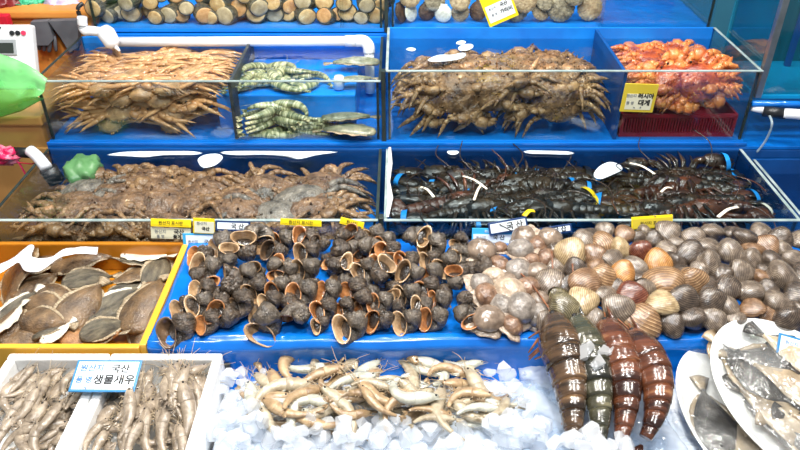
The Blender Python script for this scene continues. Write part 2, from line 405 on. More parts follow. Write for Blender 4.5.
    return dict(name=name, cat='prawn', look=look, parts=ms, chord=axis.length, fp=[(Matrix.Rotation(-yaw, 3, 'Z') @ (pts[sp_(s)] - c), rad(s)) for s in (.08, .25, .4, .55, .7, .88)])
PR_G = M('prawn_grey', '#756757', '#ad9d89', '#d9ccb9', scale=6, rough=.3, bump=.3, bscale=25, coat=.5, sss=0)
PR_GL = M('prawn_limb', '#8e7a62', '#c8b494', scale=6, rough=.35, bump=.2)
PR_I = M('prawn_pale', '#8c7e66', '#bdb096', '#e6decb', scale=5, rough=.3, bump=.3, bscale=25, coat=.6)
PR_IO = M('prawn_tan', '#84694a', '#b89c76', '#dfcba8', scale=5, rough=.3, bump=.3, bscale=25, coat=.6)
PR_W = M('prawn_white', '#9c9c8e', '#cbcaba', '#ecebdf', scale=5, rough=.25, bump=.3, bscale=25, coat=.8)
G_PR = [prawn(i, b, PR_G, PR_GL, PR_G, name='grey_prawn', look=l) for i, (b, l) in enumerate([(.25, 'straight grey prawn'), (.6, 'grey prawn'), (.9, 'curved grey prawn'), (1.7, 'curled grey prawn')])]
I_PR = [prawn(10 + i, b, m_, PR_GL, m_, name='white_prawn', look=l) for i, (b, m_, l) in enumerate([(.3, PR_I, 'straight pale prawn'), (.9, PR_I, 'pale prawn'), (1.9, PR_W, 'white curled prawn'),
        (.8, PR_IO, 'tan prawn'), (1.3, PR_IO, 'tan curved prawn'), (.7, PR_W, 'white prawn')])]
TG = M('tiger_shell', '#1c140d', '#5e4630', '#9c7c54', scale=4, rough=.2, bump=.3, bscale=20, coat=1, stretch=(2.2, .4, .4), lo=.4, hi=.6)
TG2 = M('tiger_shell_red', '#2c150c', '#6d3f28', '#ab7f58', scale=4, rough=.2, bump=.3, bscale=20, coat=1, stretch=(2.2, .4, .4), lo=.4, hi=.6)
TG3 = M('tiger_shell_green', '#1e1e16', '#4d4a38', '#8c8464', scale=4, rough=.2, bump=.3, bscale=20, coat=1, stretch=(2.2, .4, .4), lo=.4, hi=.6)
TL = M('tiger_leg', '#4d2a1a', '#a0643c', scale=8, rough=.3, bump=.1, coat=.6)
T_PR = [prawn(30 + i, b, m_, TL, m_, fat=1.32, hd=True, name='tiger_prawn', look='x') for i, (b, m_) in enumerate([(.25, TG), (.3, TG3), (.45, TG2), (.75, TG2)])]
KU = M('kuruma_shell', '#5d6a48', '#b8b68a', '#e6e0be', scale=3.2, rough=.3, bump=.2, coat=.5, stretch=(6, .5, .5), lo=.42, hi=.56)
K_PR = [prawn(40 + i, b, KU, KU, KU, fat=1.05, name='striped_prawn', look='striped green prawn') for i, b in enumerate((.4, .8, 1.1))]
def lay_prawn(h, kinds, ki, u, v, px, deg, flip=1, group='', mtilt=0):
    k = kinds[ki]; z = h.z + .012
    for _ in range(3):
        p = P(u, v, z); q = P(u + px * .5 * math.cos(R(deg)), v - px * .5 * math.sin(R(deg)), z); q0 = P(u - px * .5 * math.cos(R(deg)), v + px * .5 * math.sin(R(deg)), z)
        d = q - q0; L_ = d.length / k['chord']; yaw = math.atan2(d.y, d.x)
        L_ = max(.085, min(L_ * (1.12 if 'white' in k['name'] else 1), .135)) if 'tiger' not in k['name'] else L_
        rot = Matrix.Rotation(yaw, 3, 'Z')
        if flip < 0: rot = rot @ Matrix.Rotation(PI, 3, 'X')
        fp = [(rot @ (c * L_), r * L_) for c, r in k['fp']]
        tops = [h.top(p.x + c.x, p.y + c.y, max(r, .007)) for c, r in fp]
        zh = sum(tops[:3]) / 3; zt = sum(tops[3:]) / 3; z = min((zh + zt) / 2 + .085 * L_ * .75, h.zmax)
    p = P(u, v, z); sl = math.atan2(zh - zt, L_ * .5); sl = max(-.25, min(.25, sl))
    m = TRS(p, Matrix.Rotation(yaw, 3, 'Z') @ Matrix.Rotation(-sl, 3, 'Y') @ Matrix.Rotation((PI if flip < 0 else 0) + rnd.uniform(-.35, .35) + mtilt, 3, 'X'), L_)
    for (c, r), tz in zip(fp, tops):
        h.add(p.x + c.x, p.y + c.y, max(r, .006), z + r * .62 + (c.x * math.cos(yaw) + c.y * math.sin(yaw)) * math.tan(sl))
    o = spawn(k, m, group); reg(group, o, k['look']); return o
# ---- crab
def crab(seed, mb, ml, spiny=1.0, body=(.5, .42, .2), leg=1.1, lr=.07, spread=1.0, sweep=0.0, name='crab', look='brown crab', claws=True, flat=.8, droop=.22):
    rr = random.Random(seed); parts = []
    bm = bmesh.new(); vs = bmesh.ops.create_uvsphere(bm, u_segments=30, v_segments=16, radius=1)['verts']
    for v in vs:
        n_ = v.co.copy(); an = math.atan2(n_.y, n_.x); k = 1 + .05 * math.cos(2 * an) - .1 * max(0, math.sin(an)) + .05 * spiny * noise.noise(n_ * 7 + Vector((seed, 0, 0)))
        z = n_.z * body[2] * (1.1 if n_.z > 0 else .7) * (1 + .22 * spiny * noise.noise(n_ * 4 + Vector((0, seed, 0))))
        v.co = Vector((n_.x * body[0] * k, n_.y * body[1] * k, z))
    for i in range(int(34 * spiny)):
        a_ = rr.uniform(0, 2 * PI); r_ = math.sqrt(rr.uniform(0, 1)) * .93 if i > 16 else .97; x, y = math.cos(a_) * r_, math.sin(a_) * r_
        z = body[2] * 1.05 * math.sqrt(max(0, 1 - r_ * r_)); q = Vector((x * body[0], y * body[1], z)); d = Vector((x, y, .5 + z * 3)).normalized()
        cone(bm, q, q + d * .06, .025, 5)
    parts.append(('carapace', mesh(bm, mb)))
    def seg(bm, pts, rs, fl=flat):
        tube(bm, pts, rs, 8, fl)
    for s in (-1, 1):
        for i in range(4):
            a_ = R(40 - 23 * i * spread) + rr.uniform(-.1, .1) - sweep * .3
            d = Vector((s * math.cos(a_), math.sin(a_), 0)); b0 = Vector((d.x * body[0] * .85, d.y * body[1] * .85, -.02))
            L_ = leg * (1 - .08 * abs(i - 1.2)); lift = rr.uniform(.02, .14)
            k1 = b0 + d * L_ * .42 + Vector((0, 0, lift)); d2 = (d + Vector((0, -.25 - sweep + rr.uniform(-.25, .25), -droop))).normalized(); k2 = k1 + d2 * L_ * .16
            d3 = (d2 + Vector((0, -.18 + rr.uniform(-.25, .25), -droop * 1.2))).normalized(); k3 = k2 + d3 * L_ * .30; k4 = k3 + (d3 + Vector((0, 0, -.3))).normalized() * L_ * .2
            bm = bmesh.new(); w = lr * (1 - .06 * i)
            seg(bm, [b0, b0.lerp(k1, .1), b0.lerp(k1, .85), k1], [w * .8, w, w * .92, w * .6])
            seg(bm, [k1.lerp(k2, -.1), k1.lerp(k2, .3), k2.lerp(k1, .1), k2], [w * .55, w * .8, w * .75, w * .5])
            seg(bm, [k2.lerp(k3, -.04), k2.lerp(k3, .15), k3.lerp(k2, .1), k3], [w * .5, w * .72, w * .5, w * .35])
            seg(bm, [k3.lerp(k4, -.05), k3.lerp(k4, .3), k4], [w * .35, w * .36, w * .05])
            for j in range(int(5 * spiny)):
                t_ = .15 + .18 * j; q = b0.lerp(k1, t_) + Vector((0, 0, w * flat * .8)); cone(bm, q, q + Vector((d.x * .02, .03 * (-1) ** j, .06)), .018, 4)
            parts.append(('leg', mesh(bm, ml)))
        if claws:
            d = Vector((s * .75, .66, 0)); b0 = Vector((s * body[0] * .7, body[1] * .72, 0)); k1 = b0 + Vector((s * .16, .15, .02)); k2 = k1 + Vector((-s * .24, .10, -.03))
            k3 = k2 + Vector((-s * .17, .02, -.03)); bm = bmesh.new()
            seg(bm, [b0, b0.lerp(k1, .5), k1], [lr * .8, lr * 1.1, lr * .9]); seg(bm, [k1, k1.lerp(k2, .35), k2.lerp(k1, .1), k2], [lr * .8, lr * 1.5, lr * 1.5, lr], .7)
            seg(bm, [k2, k2.lerp(k3, .5), k3], [lr * .9, lr * .6, lr * .1]); seg(bm, [k2 + Vector((-s * .03, -.05, 0)), k2.lerp(k3, .5) + Vector((-s * .08, -.06, 0)), k3 + Vector((-s * .04, -.04, 0))], [lr * .7, lr * .45, lr * .08])
            parts.append(('claw', mesh(bm, ml)))
        parts.append(('eye', B(lambda q: blob(q, (s * .09, body[1] * .93, .06), (.03, .03, .035), 8, 6), INK, True)))
    return dict(name=name, cat='crab', look=look, parts=parts)
SN_B = M('snow_crab_shell', '#8d6b4a', '#c49a6c', '#e2c297', scale=4, rough=.4, bump=.6, bscale=20, coat=.3)
SN_L = M('snow_crab_leg', '#a8764a', '#d9a673', '#f0cfa2', scale=3, rough=.32, bump=.4, bscale=18, coat=.4)
KG_B = M('rough_crab_shell', '#4a3220', '#9a744e', '#e6cba2', scale=5, rough=.45, bump=1.0, bscale=16, coat=.25)
KG_L = M('rough_crab_leg', '#5e4028', '#b08a60', '#f0d8b0', scale=5, rough=.4, bump=.9, bscale=16, coat=.3)
BR_B = M('brown_crab_shell', '#4a3322', '#8a684a', '#caa982', scale=5, rough=.5, bump=1.6, bscale=16, coat=.4)
BR_L = M('brown_crab_leg', '#5a402a', '#9a7650', '#d3b186', scale=5, rough=.45, bump=1.2, bscale=16, coat=.4)
GY_B = M('grey_crab_shell', '#46403a', '#857b6e', '#bfb4a4', scale=5, rough=.5, bump=1.6, bscale=16, coat=.4)
OR_B = M('red_crab_shell', '#7c2a1c', '#c4602e', '#efb066', scale=4, rough=.3, bump=.7, bscale=16, coat=.5)
OR_L = M('orange_crab_leg', '#b0512a', '#e08f4a', '#f6c886', scale=4, rough=.3, bump=.7, bscale=16, coat=.5)
SNOW = [crab(i, SN_B, SN_L, .35, (.30, .28, .15), 1.15 + .16 * i, .080, .42, .0, 'snow_crab', 'tan snow crab', droop=.06) for i in range(3)]
KING = [crab(10 + i, KG_B, KG_L, 1.2, (.50, .44, .26), .86, .085, .9, 0, 'rough_shelled_crab', 'rough brown crab', droop=.3) for i in range(3)]
BRN = [crab(20 + i, b_, l_, .7, (.50, .40, .20), .85, .085, 1.0, .1, 'brown_crab', k_, droop=.25) for i, (b_, l_, k_) in enumerate([(BR_B, BR_L, 'brown crab'), (BR_B, BR_L, 'dark brown crab'), (GY_B, GY_B, 'grey crab')])]
ORG = [crab(30 + i, OR_B, OR_L, 1.1, (.46, .42, .24), .75, .11, .8, .1 * i, 'red_crab', k_, droop=.25) for i, k_ in enumerate(('orange red crab', 'red crab'))]
def lay_crab(h, kinds, ki, u, v, S, yaw, group, tx=None, ty=None, rfac=.36):
    k = kinds[ki]; p = lay(h, u, v, S * rfac, S * .14)
    e = Euler((rnd.uniform(-.2, .35) if tx is None else tx, rnd.uniform(-.25, .25) if ty is None else ty, 0))
    m = TRS(p, Matrix.Rotation(R(yaw), 3, 'Z') @ e.to_matrix(), S)
    o = spawn(k, m, group); reg(group, o, k['look']); return o
# ---- lobster, head toward +x, back up
LB = M('lobster_shell', '#17110c', '#40301f', '#7d6040', scale=5, rough=.3, bump=.7, bscale=22, coat=.5, lo=.4, hi=.68)
LBR = M('lobster_shell_brown', '#2b160e', '#5f3520', '#96603a', scale=5, rough=.3, bump=.7, bscale=22, coat=.5)
BND = {'black': M('black_band', '#1a1a1c', rough=.4, bump=0), 'blue': M('blue_band', '#1f8fe0', rough=.35, bump=0), 'white': M('white_band', '#efe6d2', rough=.35, bump=0), 'yellow': M('yellow_band', '#f0c818', rough=.35, bump=0)}
def lobster(seed, mt, bands, look, claw=1.0):
    rr = random.Random(seed); parts = []; bm = bmesh.new()
    tube(bm, [(.42, 0, .02), (.38, 0, .03), (.25, 0, .04), (.1, 0, .04), (.02, 0, .035)], [.02, .06, .095, .105, .09], 14, .95); cone(bm, (.38, 0, .07), (.50, 0, .09), .018)
    for i in range(14): q = Vector((rr.uniform(.05, .36), rr.uniform(-.05, .05), .125)); cone(bm, q, q + Vector((.02, 0, .025)), .009, 4)
    parts.append(('carapace', mesh(bm, mt)))
    bm = bmesh.new()
    for i in range(6):
        x = .02 - i * .068; r_ = .092 - .007 * i; tube(bm, [(x + .012, 0, .03), (x, 0, .03), (x - .05, 0, .028), (x - .075, 0, .026)], [r_ * .86, r_, r_ * 1.04, r_ * .88], 14, .8)
    parts.append(('abdomen', mesh(bm, mt)))
    bm = bmesh.new()
    for q in (-1.1, -.55, 0, .55, 1.1):
        d = Vector((-math.cos(q), math.sin(q), -.1)); b0 = Vector((-.39, 0, .02)); tube(bm, [b0, b0 + d * .06, b0 + d * .13, b0 + d * .17], [.02, .042, .05, .02], 8, .22)
    parts.append(('tail_fan', mesh(bm, mt)))
    for s in (-1, 1):
        for i in range(4):
            b0 = Vector((.27 - .06 * i, s * .08, 0)); d = Vector((.35 - .25 * i, s, .1)).normalized()
            pts = [b0, b0 + d * .12 + Vector((0, 0, .04)), b0 + d * .22 + Vector((.02, 0, -.02)), b0 + d * .29 + Vector((.03, 0, -.07))]
            parts.append(('leg', B(lambda q: tube(q, pts, [.018, .017, .012, .005], 6), mt, True)))
        bm = bmesh.new(); a = .16 * claw
        k0, k1, k2 = Vector((.33, s * .06, 0)), Vector((.46, s * .17, .03)), Vector((.54, s * .16, .02))
        tube(bm, [k0, k0.lerp(k1, .5), k1], [.025, .03, .035], 8); tube(bm, [k1, k2], [.03, .04], 8)
        c0 = k2; d = Vector((1, -s * .12 * seed % .4 * -s, 0)).normalized()
        tube(bm, [c0, c0 + d * .05, c0 + d * .14, c0 + d * .22, c0 + d * .31], [.04, .075 * claw, .085 * claw, .055, .01], 12, .5)
        tube(bm, [c0 + d * .12 + Vector((0, -s * .075, 0)), c0 + d * .21 + Vector((0, -s * .085, 0)), c0 + d * .30 + Vector((0, -s * .03, 0))], [.035, .03, .006], 8, .6)
        bc = BND[bands[(s + 1) // 2]]
        bd = B(lambda q: tube(q, [c0 + d * .185 + Vector((0, -s * .02, 0)), c0 + d * .235 + Vector((0, -s * .02, 0))], [.104 * claw, .09], 16, .55, caps=False), bc, True)
        parts.append(('claw', mesh(bm, mt), ('claw_band', bd)))
        parts.append(('antenna', B(lambda q: tube(q, spl([(.42, s * .03, .04), (.55, s * .12, .12), (.65, s * .3, .1), (.6, s * .5, .06)], 5), .0055, 5), mt, True)))
        parts.append(('eye', B(lambda q: blob(q, (.41, s * .035, .07), (.014, .014, .014), 8, 6), INK, True)))
    return dict(name='lobster', cat='lobster', look=look, parts=parts)
LOB = [lobster(1, LB, ('black', 'blue'), 'lobster with one blue band'), lobster(2, LB, ('black', 'black'), 'lobster with black bands'),
       lobster(3, LBR, ('white', 'blue'), 'brown lobster', 1.1), lobster(4, LB, ('yellow', 'blue'), 'lobster with yellow band')]
# ---- flatfish, head toward -x, eyed side up
def flatfish(seed, mb, mf, look, w=.24, th=.068, wave=.05, name='flatfish'):
    rr = random.Random(seed); n, m = 26, 10
    def hw(s): return w * (math.sin(PI * min(1, s * 1.05) ** .75) ** .75 if s < .93 else .0) * (1 - .15 * s) + .028
    def zz(x, y): return wave * math.sin(x * 5 + seed) + .5 * wave * math.sin(y * 9 + seed * 2)
    bm = bmesh.new(); rings = []
    for i in range(n + 1):
        s = i / n; x = s * .84 - .5; W_ = hw(s) * (.15 if i == 0 else 1); ring = []
        for q in range(m * 2):
            a = 2 * PI * q / (m * 2); y = math.cos(a) * W_; z = math.sin(a) * th * (1 - (s - .4) ** 2 * 1.6) * (.55 + .45 * abs(math.sin(a))) * (.2 if i == 0 else 1)
            ridge = .010 * math.exp(-(y / .02) ** 2) if math.sin(a) > 0 else 0
            ring.append(Vector((x, y, z + ridge + zz(x, y))))
        rings.append(ring)
    loft(bm, rings); parts = [('body', mesh(bm, mb))]
    for s_ in (-1, 1):
        bm = bmesh.new(); top, bot = [], []
        fr = []
        for i in range(4, n - 1):
            s = i / n; x = s * .84 - .5; y0 = hw(s) * .93; e = .055 * math.sin(PI * (s - .1) / .85) ** .5 * (1 + .12 * math.sin(i * 2.4)); y1 = y0 + max(.01, e)
            z0, z1 = zz(x, s_ * y0), zz(x, s_ * y1) + .012 * math.sin(i * .9 + seed)
            fr.append([Vector((x, s_ * y0, z0 + .007)), Vector((x + .012, s_ * y1, z1 + .004)), Vector((x + .012, s_ * y1, z1 - .003)), Vector((x, s_ * y0, z0 - .007))])
        loft(bm, fr); parts.append(('side_fin', mesh(bm, mf)))
    bm = bmesh.new(); fr = []
    for i in range(7):
        t = i / 6; x = .33 + .17 * t; y = .03 + .075 * t; z = zz(x, 0)
        fr.append([Vector((x, -y, z)), Vector((x + .02, -y * .4, z + .008)), Vector((x + .025, 0, z + .01)), Vector((x + .02, y * .4, z + .008)), Vector((x, y, z)), Vector((x + .02, 0, z - .006))])
    loft(bm, fr); parts.append(('tail_fin', mesh(bm, mf)))
    bm = bmesh.new(); tube(bm, spl([(-.49, .02, zz(-.49, 0) + .01), (-.455, .05, zz(-.45, 0) + .035), (-.42, .055, zz(-.42, 0) + .04)], 4), .007, 5); parts.append(('mouth', mesh(bm, mf)))
    for q in (0, 1):
        parts.append(('eye', B(lambda b_: blob(b_, (-.40 + .03 * q, -.03 + .07 * q, zz(-.4, 0) + .045), (.018, .016, .014), 8, 6), INK, True)))
    return dict(name=name, cat='fish', look=look, parts=parts)
FB = M('flatfish_brown', '#4a3a2a', '#84694a', '#b59a74', scale=5, rough=.35, bump=.7, bscale=40, coat=.5)
FG = M('flatfish_grey', '#38332a', '#736a56', '#a59c84', scale=5, rough=.35, bump=.7, bscale=40, coat=.5, stretch=(1, 3, 1))
FO = M('flatfish_rust', '#7c5230', '#a87a4e', '#c8a074', scale=9, rough=.35, bump=.6, bscale=40, coat=.5)
FW = M('flatfish_belly', '#cfc2aa', '#efe8da', scale=6, rough=.3, bump=.3, coat=.6)
FF = M('flatfish_fin', '#7d6a50', '#cdbb9c', scale=14, rough=.35, bump=.5, coat=.4, stretch=(6, 1, 1))
FLAT = [flatfish(1, FB, FF, 'brown flatfish'), flatfish(2, FG, FF, 'grey flatfish', .19), flatfish(3, FB, FF, 'mottled brown flatfish', .26, .05, .045), flatfish(4, FO, FF, 'rusty brown flatfish', .24),
        flatfish(5, FW, FW, 'flatfish lying white belly up', .12, .05, .03), flatfish(6, FG, FW, 'grey flatfish with pale fins', .2, .04, .05)]
GRF = M('olive_fish', '#5e6450', '#99987c', '#c9c4a2', scale=8, rough=.3, bump=.3, coat=.5)
OLV = flatfish(8, GRF, FF, 'olive green fish', .13, .07, .02, name='olive_fish')
# ---- scallop
def scallop(mt, look):
    parts = []
    for sgn in (1, -1):
        bm = bmesh.new(); n, m = 64, 8; rings = []
        for j in range(m + 1):
            t = j / m; ring = []
            for i in range(n):
                a = 2 * PI * i / n; rib = 1 + .03 * math.cos(a * 20) * t; r_ = .5 * rib * (1 if t == 1 else t)
                x, y = math.cos(a) * r_, math.sin(a) * r_; h = sgn * (.13 * math.sqrt(max(0, 1 - t ** 2)) + .006 + .008 * math.cos(a * 20) * t * (1 - t) * 3)
                ring.append(Vector((x, y * 1.0 - .0, h)))
            rings.append(ring if j else [Vector((0, 0, sgn * .138))] and [Vector((math.cos(2 * PI * i / n) * .01, math.sin(2 * PI * i / n) * .01, sgn * .136)) for i in range(n)])
        loft(bm, rings, True, False); box(bm, -.22, .22, .40, .53, sgn * .002 if sgn > 0 else -.02, .02 if sgn > 0 else -.002, .004)
        parts.append(('valve', mesh(bm, mt)))
    return dict(name='scallop', cat='scallop', look=look, parts=parts)
SC = {k: M('scallop_' + k, *a, scale=6, rough=.45, bump=.7, bscale=14, coat=.2) for k, a in {'tan': ('#8a7154', '#c4ab88', '#dccaa8'), 'brown': ('#3c2a20', '#6a4c3a', '#8e6c54'), 'white': ('#cfcabb', '#efece2', '#f8f6f0'), 'speckled': ('#5b5040', '#a3947a', '#cfc2a6')}.items()}
SCAL = {k: scallop(m_, f'{k} scallop') for k, m_ in SC.items()}
# ---- thick round-ended clam: pale disc end, shaggy dark side
RD_F = [M('round_face' + str(i), *a, scale=2.6, rough=.5, bump=.3, bscale=10, coat=.15) for i, a in enumerate([('#b98f5c', '#dcbb88', '#ecd8b0'), ('#a5906f', '#cdb896', '#e2d2b4'), ('#b07a48', '#d6a470', '#e8c698')])]
RD_S = M('round_side', '#2a2a24', '#5f5a4a', '#93886e', scale=9, rough=.5, bump=1, bscale=14, coat=.2, stretch=(1, 1, .3))
RND = []
for i in range(3):
    sb = bmesh.new(); rings = []
    for z, r_ in ((-.9, .30), (-.8, .42), (-.4, .5), (0, .52), (.22, .52), (.27, .49)):
        rings.append([Vector((math.cos(2 * PI * q / 28) * r_ * (1 + .05 * noise.noise(Vector((q * .8, z * 9, i))) + .05 * math.cos(2 * PI * q / 28 * 2)), math.sin(2 * PI * q / 28) * r_ * .94 * (1 + .05 * noise.noise(Vector((q * .8, z * 9, i + 5)))), z)) for q in range(28)])
    loft(sb, rings)
    fb = bmesh.new(); loft(fb, [[Vector((math.cos(2 * PI * q / 28) * r_ * (1 + .05 * math.cos(2 * PI * q / 28 * 2)), math.sin(2 * PI * q / 28) * r_ * .94, z)) for q in range(28)] for r_, z in ((.455, .24), (.45, .285), (.38, .315), (.2, .33), (.03, .335))])
    RND.append(dict(name='round_clam', cat='clam', look=['tan faced round clam', 'pale round clam', 'orange faced round clam'][i], parts=[('shell_side', mesh(sb, RD_S)), ('shell_face', mesh(fb, RD_F[i]))]))
# ---- ice
ICE = clear('ice', '#f4f9ff', 1.55, bump=.15, bscale=5, gl=.08, body='#ffffff', bodyfac=.42)
ICEB = M('crushed_ice', '#dbe9f8', '#f6faff', '#ffffff', scale=22, rough=.15, bump=.35, bscale=35, coat=.6, lo=.3, hi=.6)
CUBES = []
for i in range(6):
    rr = random.Random(i + 90); bm = bmesh.new()
    for q in range(13):
        d = Vector((rr.gauss(0, 1), rr.gauss(0, 1), rr.gauss(0, 1))).normalized(); bm.verts.new(Vector((d.x * .5, d.y * .42, d.z * .33)) * rr.uniform(.85, 1.05))
    r_ = bmesh.ops.convex_hull(bm, input=bm.verts); bmesh.ops.delete(bm, geom=[g for g in r_['geom_interior'] if isinstance(g, bmesh.types.BMVert)], context='VERTS')
    bmesh.ops.bevel(bm, geom=list(bm.edges), offset=.05, segments=2, affect='EDGES', clamp_overlap=True)
    CUBES.append(mesh(bm, ICE, False))

# ================================================================== SETTING
FLOORM = M('floor_concrete', '#55585a', '#6d7072', scale=5, rough=.6, bump=.3)
link('floor', B(lambda b: box(b, -3, 3, -1.5, 3.2, -.05, 0), FLOORM), kind='structure')
link('wall_back', B(lambda b: box(b, -3, 3, 3.1, 3.2, 0, 3), M('wall_paint', '#2c6f8a', '#347c97', scale=3, rough=.7, bump=.1)), kind='structure')

# counter that carries the front display
ct = thing('display_counter', 'long steel fish counter covered with blue sheet, under the whole front display', 'counter', TRS((0, .98, .64)))
link('counter_top', B(lambda b: box(b, -1.3, 1.3, -.42, .315, -.04, .0, .004), STEEL), ct)
for x in (-1.2, 1.2):
    for y in (-.36, .26): link('leg', B(lambda b: box(b, x - .02, x + .02, y - .02, y + .02, -.64, -.04), STEEL), ct)
# tank stand: three steps
for nm_, a_ in (('low blue stand under the two lowest tanks', (-.895, 1.6, 1.305, 1.65, 0, .598)), ('blue stand under the two middle tanks', (-.895, 1.6, 1.651, 1.99, 0, .793)), ('tall blue stand under the two top tanks', (-.88, .875, 1.992, 2.4, 0, .967))):
    t = thing('tank_stand', nm_, 'stand', TRS(((a_[0] + a_[1]) / 2, (a_[2] + a_[3]) / 2, 0))); X, Y = (a_[1] - a_[0]) / 2, (a_[3] - a_[2]) / 2
    link('body', B(lambda b: box(b, -X, X, -Y, Y, .05, a_[5] - .01, .004), DEEPBLUE), t); link('top_board', B(lambda b: box(b, -X, X, -Y, Y, a_[5] - .01, a_[5], .002), BLUE), t); link('plinth', B(lambda b: box(b, -X + .02, X - .02, -Y + .02, Y - .02, 0, .05), STEEL), t)
tag(link('blue_ledge', B(lambda b: box(b, -.894, .878, 1.6495, 1.6585, .794, .8035, .002), BLUE)), 'bright blue ledge in front of the two middle tanks', 'ledge')
def tank(name, label, x0, x1, y0, y1, z0, z1, wz, wmat=None, parts=(), base=TANKBLUE, back=TANKBLUE, wlabel=None, sidem=None, wbox=None):
    t = thing(name, label, 'tank', TRS(((x0 + x1) / 2, (y0 + y1) / 2, z0))); ox, oy = (x0 + x1) / 2, (y0 + y1) / 2
    def pt(n, a, m, bev=.0008): link(n, B(lambda b: box(b, a[0] - ox, a[1] - ox, a[2] - oy, a[3] - oy, a[4] - z0, a[5] - z0, bev), m), t)
    g = .005
    pt('base', (x0, x1, y0, y1, z0 + .0005, z0 + .010), base)
    pt('front_pane', (x0 + g, x1 - g, y0, y0 + g, z0 + .010, z1), GLASS)
    pt('back_panel', (x0, x1, y1 - .008, y1 - .0005, z0 + .010, z1 + .0), back)
    pt('side_pane', (x0, x0 + g, y0, y1 - .008, z0 + .010, z1), sidem or GLASS)
    pt('side_pane', (x1 - g, x1, y0, y1 - .008, z0 + .010, z1), sidem or GLASS)
    for x in (x0 + g, x1 - g - .006): pt('corner_seal', (x, x + .006, y0 + g, y0 + g + .006, z0 + .01, z1 - .002), SEAL)
    pt('rim_strip', (x0, x1, y0 - .0015, y0 + g + .0015, z1, z1 + .003), RIM)
    pt('side_rim', (x0 - .001, x0 + g + .001, y0 + g + .002, y1 - .009, z1, z1 + .002), SEAL if x0 < -.5 else RIM); pt('side_rim', (x1 - g - .001, x1 + .001, y0 + g + .002, y1 - .009, z1, z1 + .002), RIM if x1 > .5 else SEAL)
    for xp, m in parts: pt('partition', (xp - .004, xp + .004, y0 + g, y1 - .008, z0 + .01, z1 - .004), m)
    xs = [x0 + g] + [p[0] for p in parts] + [x1 - g]
    if wmat:
        wb = wbox or (x0 + g, x1 - g)
        w = link('tank_water', B(lambda b: box(b, wb[0] + .0005, wb[1] - .0005, y0 + g + .0005, y1 - .009, z0 + .0105, wz), wmat))
        tag(w, wlabel or 'clear water in the ' + label, 'water', kind='stuff')
    return t
RIM = M('rim_edge', '#aab8b6', '#7f908e', scale=20, rough=.2, coat=.5, bump=0)
tank('glass_tank', 'low front glass tank of brown crabs, left of centre post', -.89, -.047, 1.308, 1.648, .60, .79, .785, WATER, base=TANKBLUE, back=DEEPBLUE, wlabel='water over the brown crabs in the lower left tank')
tank('glass_tank', 'low front glass tank of dark lobsters, right of centre post', -.034, .862, 1.308, 1.648, .60, .79, .785, DARKW, base=TANKBLUE, back=DEEPBLUE, wlabel='dark water over the lobsters in the lower right tank')
UL = tank('glass_tank', 'middle tier glass tank of tan snow crabs and striped prawns', -.89, -.047, 1.66, 1.99, .795, .962, .945, WATER, parts=[(-.415, GREYP)], wlabel='water over the snow crabs in the middle left tank')
tank('glass_tank', 'middle tier glass tank of rough brown crabs and red crabs', -.034, .872, 1.66, 1.99, .795, .988, .958, WATER, parts=[(.545, DEEPBLUE)], wlabel='water over the rough crabs in the middle right tank')
link('step_block', B(lambda b: box(b, .0, .355, -.10, .155, .011, .105, .004), TANKBLUE), UL, None)
tank('glass_tank', 'top tier glass tank packed with round clams', -.86, -.045, 2.0, 2.32, .97, 1.16, 1.13, None, parts=[(-.163, GLASS)])
tank('glass_tank', 'top tier glass tank with scallops on the left and blue water on the right', -.028, .87, 2.0, 2.32, .97, 1.16, 1.0, WATER, parts=[(.562, GLASS)], back=DEEPBLUE, wbox=(.567, .865), wlabel='shallow water in the empty right bay of top tank')
for x, y, z0, z1, d in ((-.0405, 1.304, .60, .80, .012), (-.0405, 1.657, .797, .99, .012), (-.038, 1.996, .97, 1.2, .012)):
    tag(link('corner_post', B(lambda b: box(b, x - .005, x + .005, y, y + .02, z0, z1, .002), SEAL)), {1.304: 'black post between the two lowest tanks', 1.657: 'black post between the two middle tanks', 1.996: 'black post between the two top tanks'}[y], 'post')
# white sealant smear down the centre post
sm = bmesh.new(); tube(sm, [(-.026, 1.64, .795), (-.024, 1.56, .793), (-.027, 1.47, .794), (-.022, 1.40, .793), (-.027, 1.32, .794)], [.004, .006, .004, .007, .003], 6, .5)
tag(link('sealant_smear', mesh(sm, WHITE)), 'ragged white sealant line along centre rim of lobster tank', 'sealant')

# right-hand tall tank and the blue tank under it
TEAL = M('teal_panel', '#127f9a', '#0e6c84', scale=3, rough=.4, bump=.1)
TB = M('bright_teal_base', '#12a0dc', '#0c8fc8', scale=3, rough=.35, bump=.1)
tt = tank('tall_glass_tank', 'tall empty teal glass tank at right edge', .884, 1.60, 1.69, 1.93, .905, 1.36, 1.30, TEALW, base=TB, back=TEAL, wlabel='teal water in the tall tank at right')
link('corner_bar', B(lambda b: box(b, -.364, -.348, -.134, -.118, .008, .47, .002), STEEL), tt)
link('divider_bar', B(lambda b: box(b, -.20, -.185, .07, .082, .01, .44, .002), DEEPBLUE), tt)
link('divider_bar', B(lambda b: box(b, -.05, -.038, -.112, -.10, .01, .44, .002), STEEL), tt)
tank('glass_tank', 'low dark blue glass tank beyond the lobster tank at right edge', .90, 1.60, 1.31, 1.648, .60, .76, .72, WATER, base=DEEPBLUE, back=DEEPBLUE, wlabel='water in the low tank at right edge')
def pipe(name, label, cat, segs, group=None, base=(0, 0, 0)):
    t = thing(name, label, cat, TRS(base), group); b0 = Vector(base)
    for n_, pts, r, m in segs: link(n_, B(lambda b: tube(b, [Vector(p) - b0 for p in pts], r, 16), m, True), t)
    return t
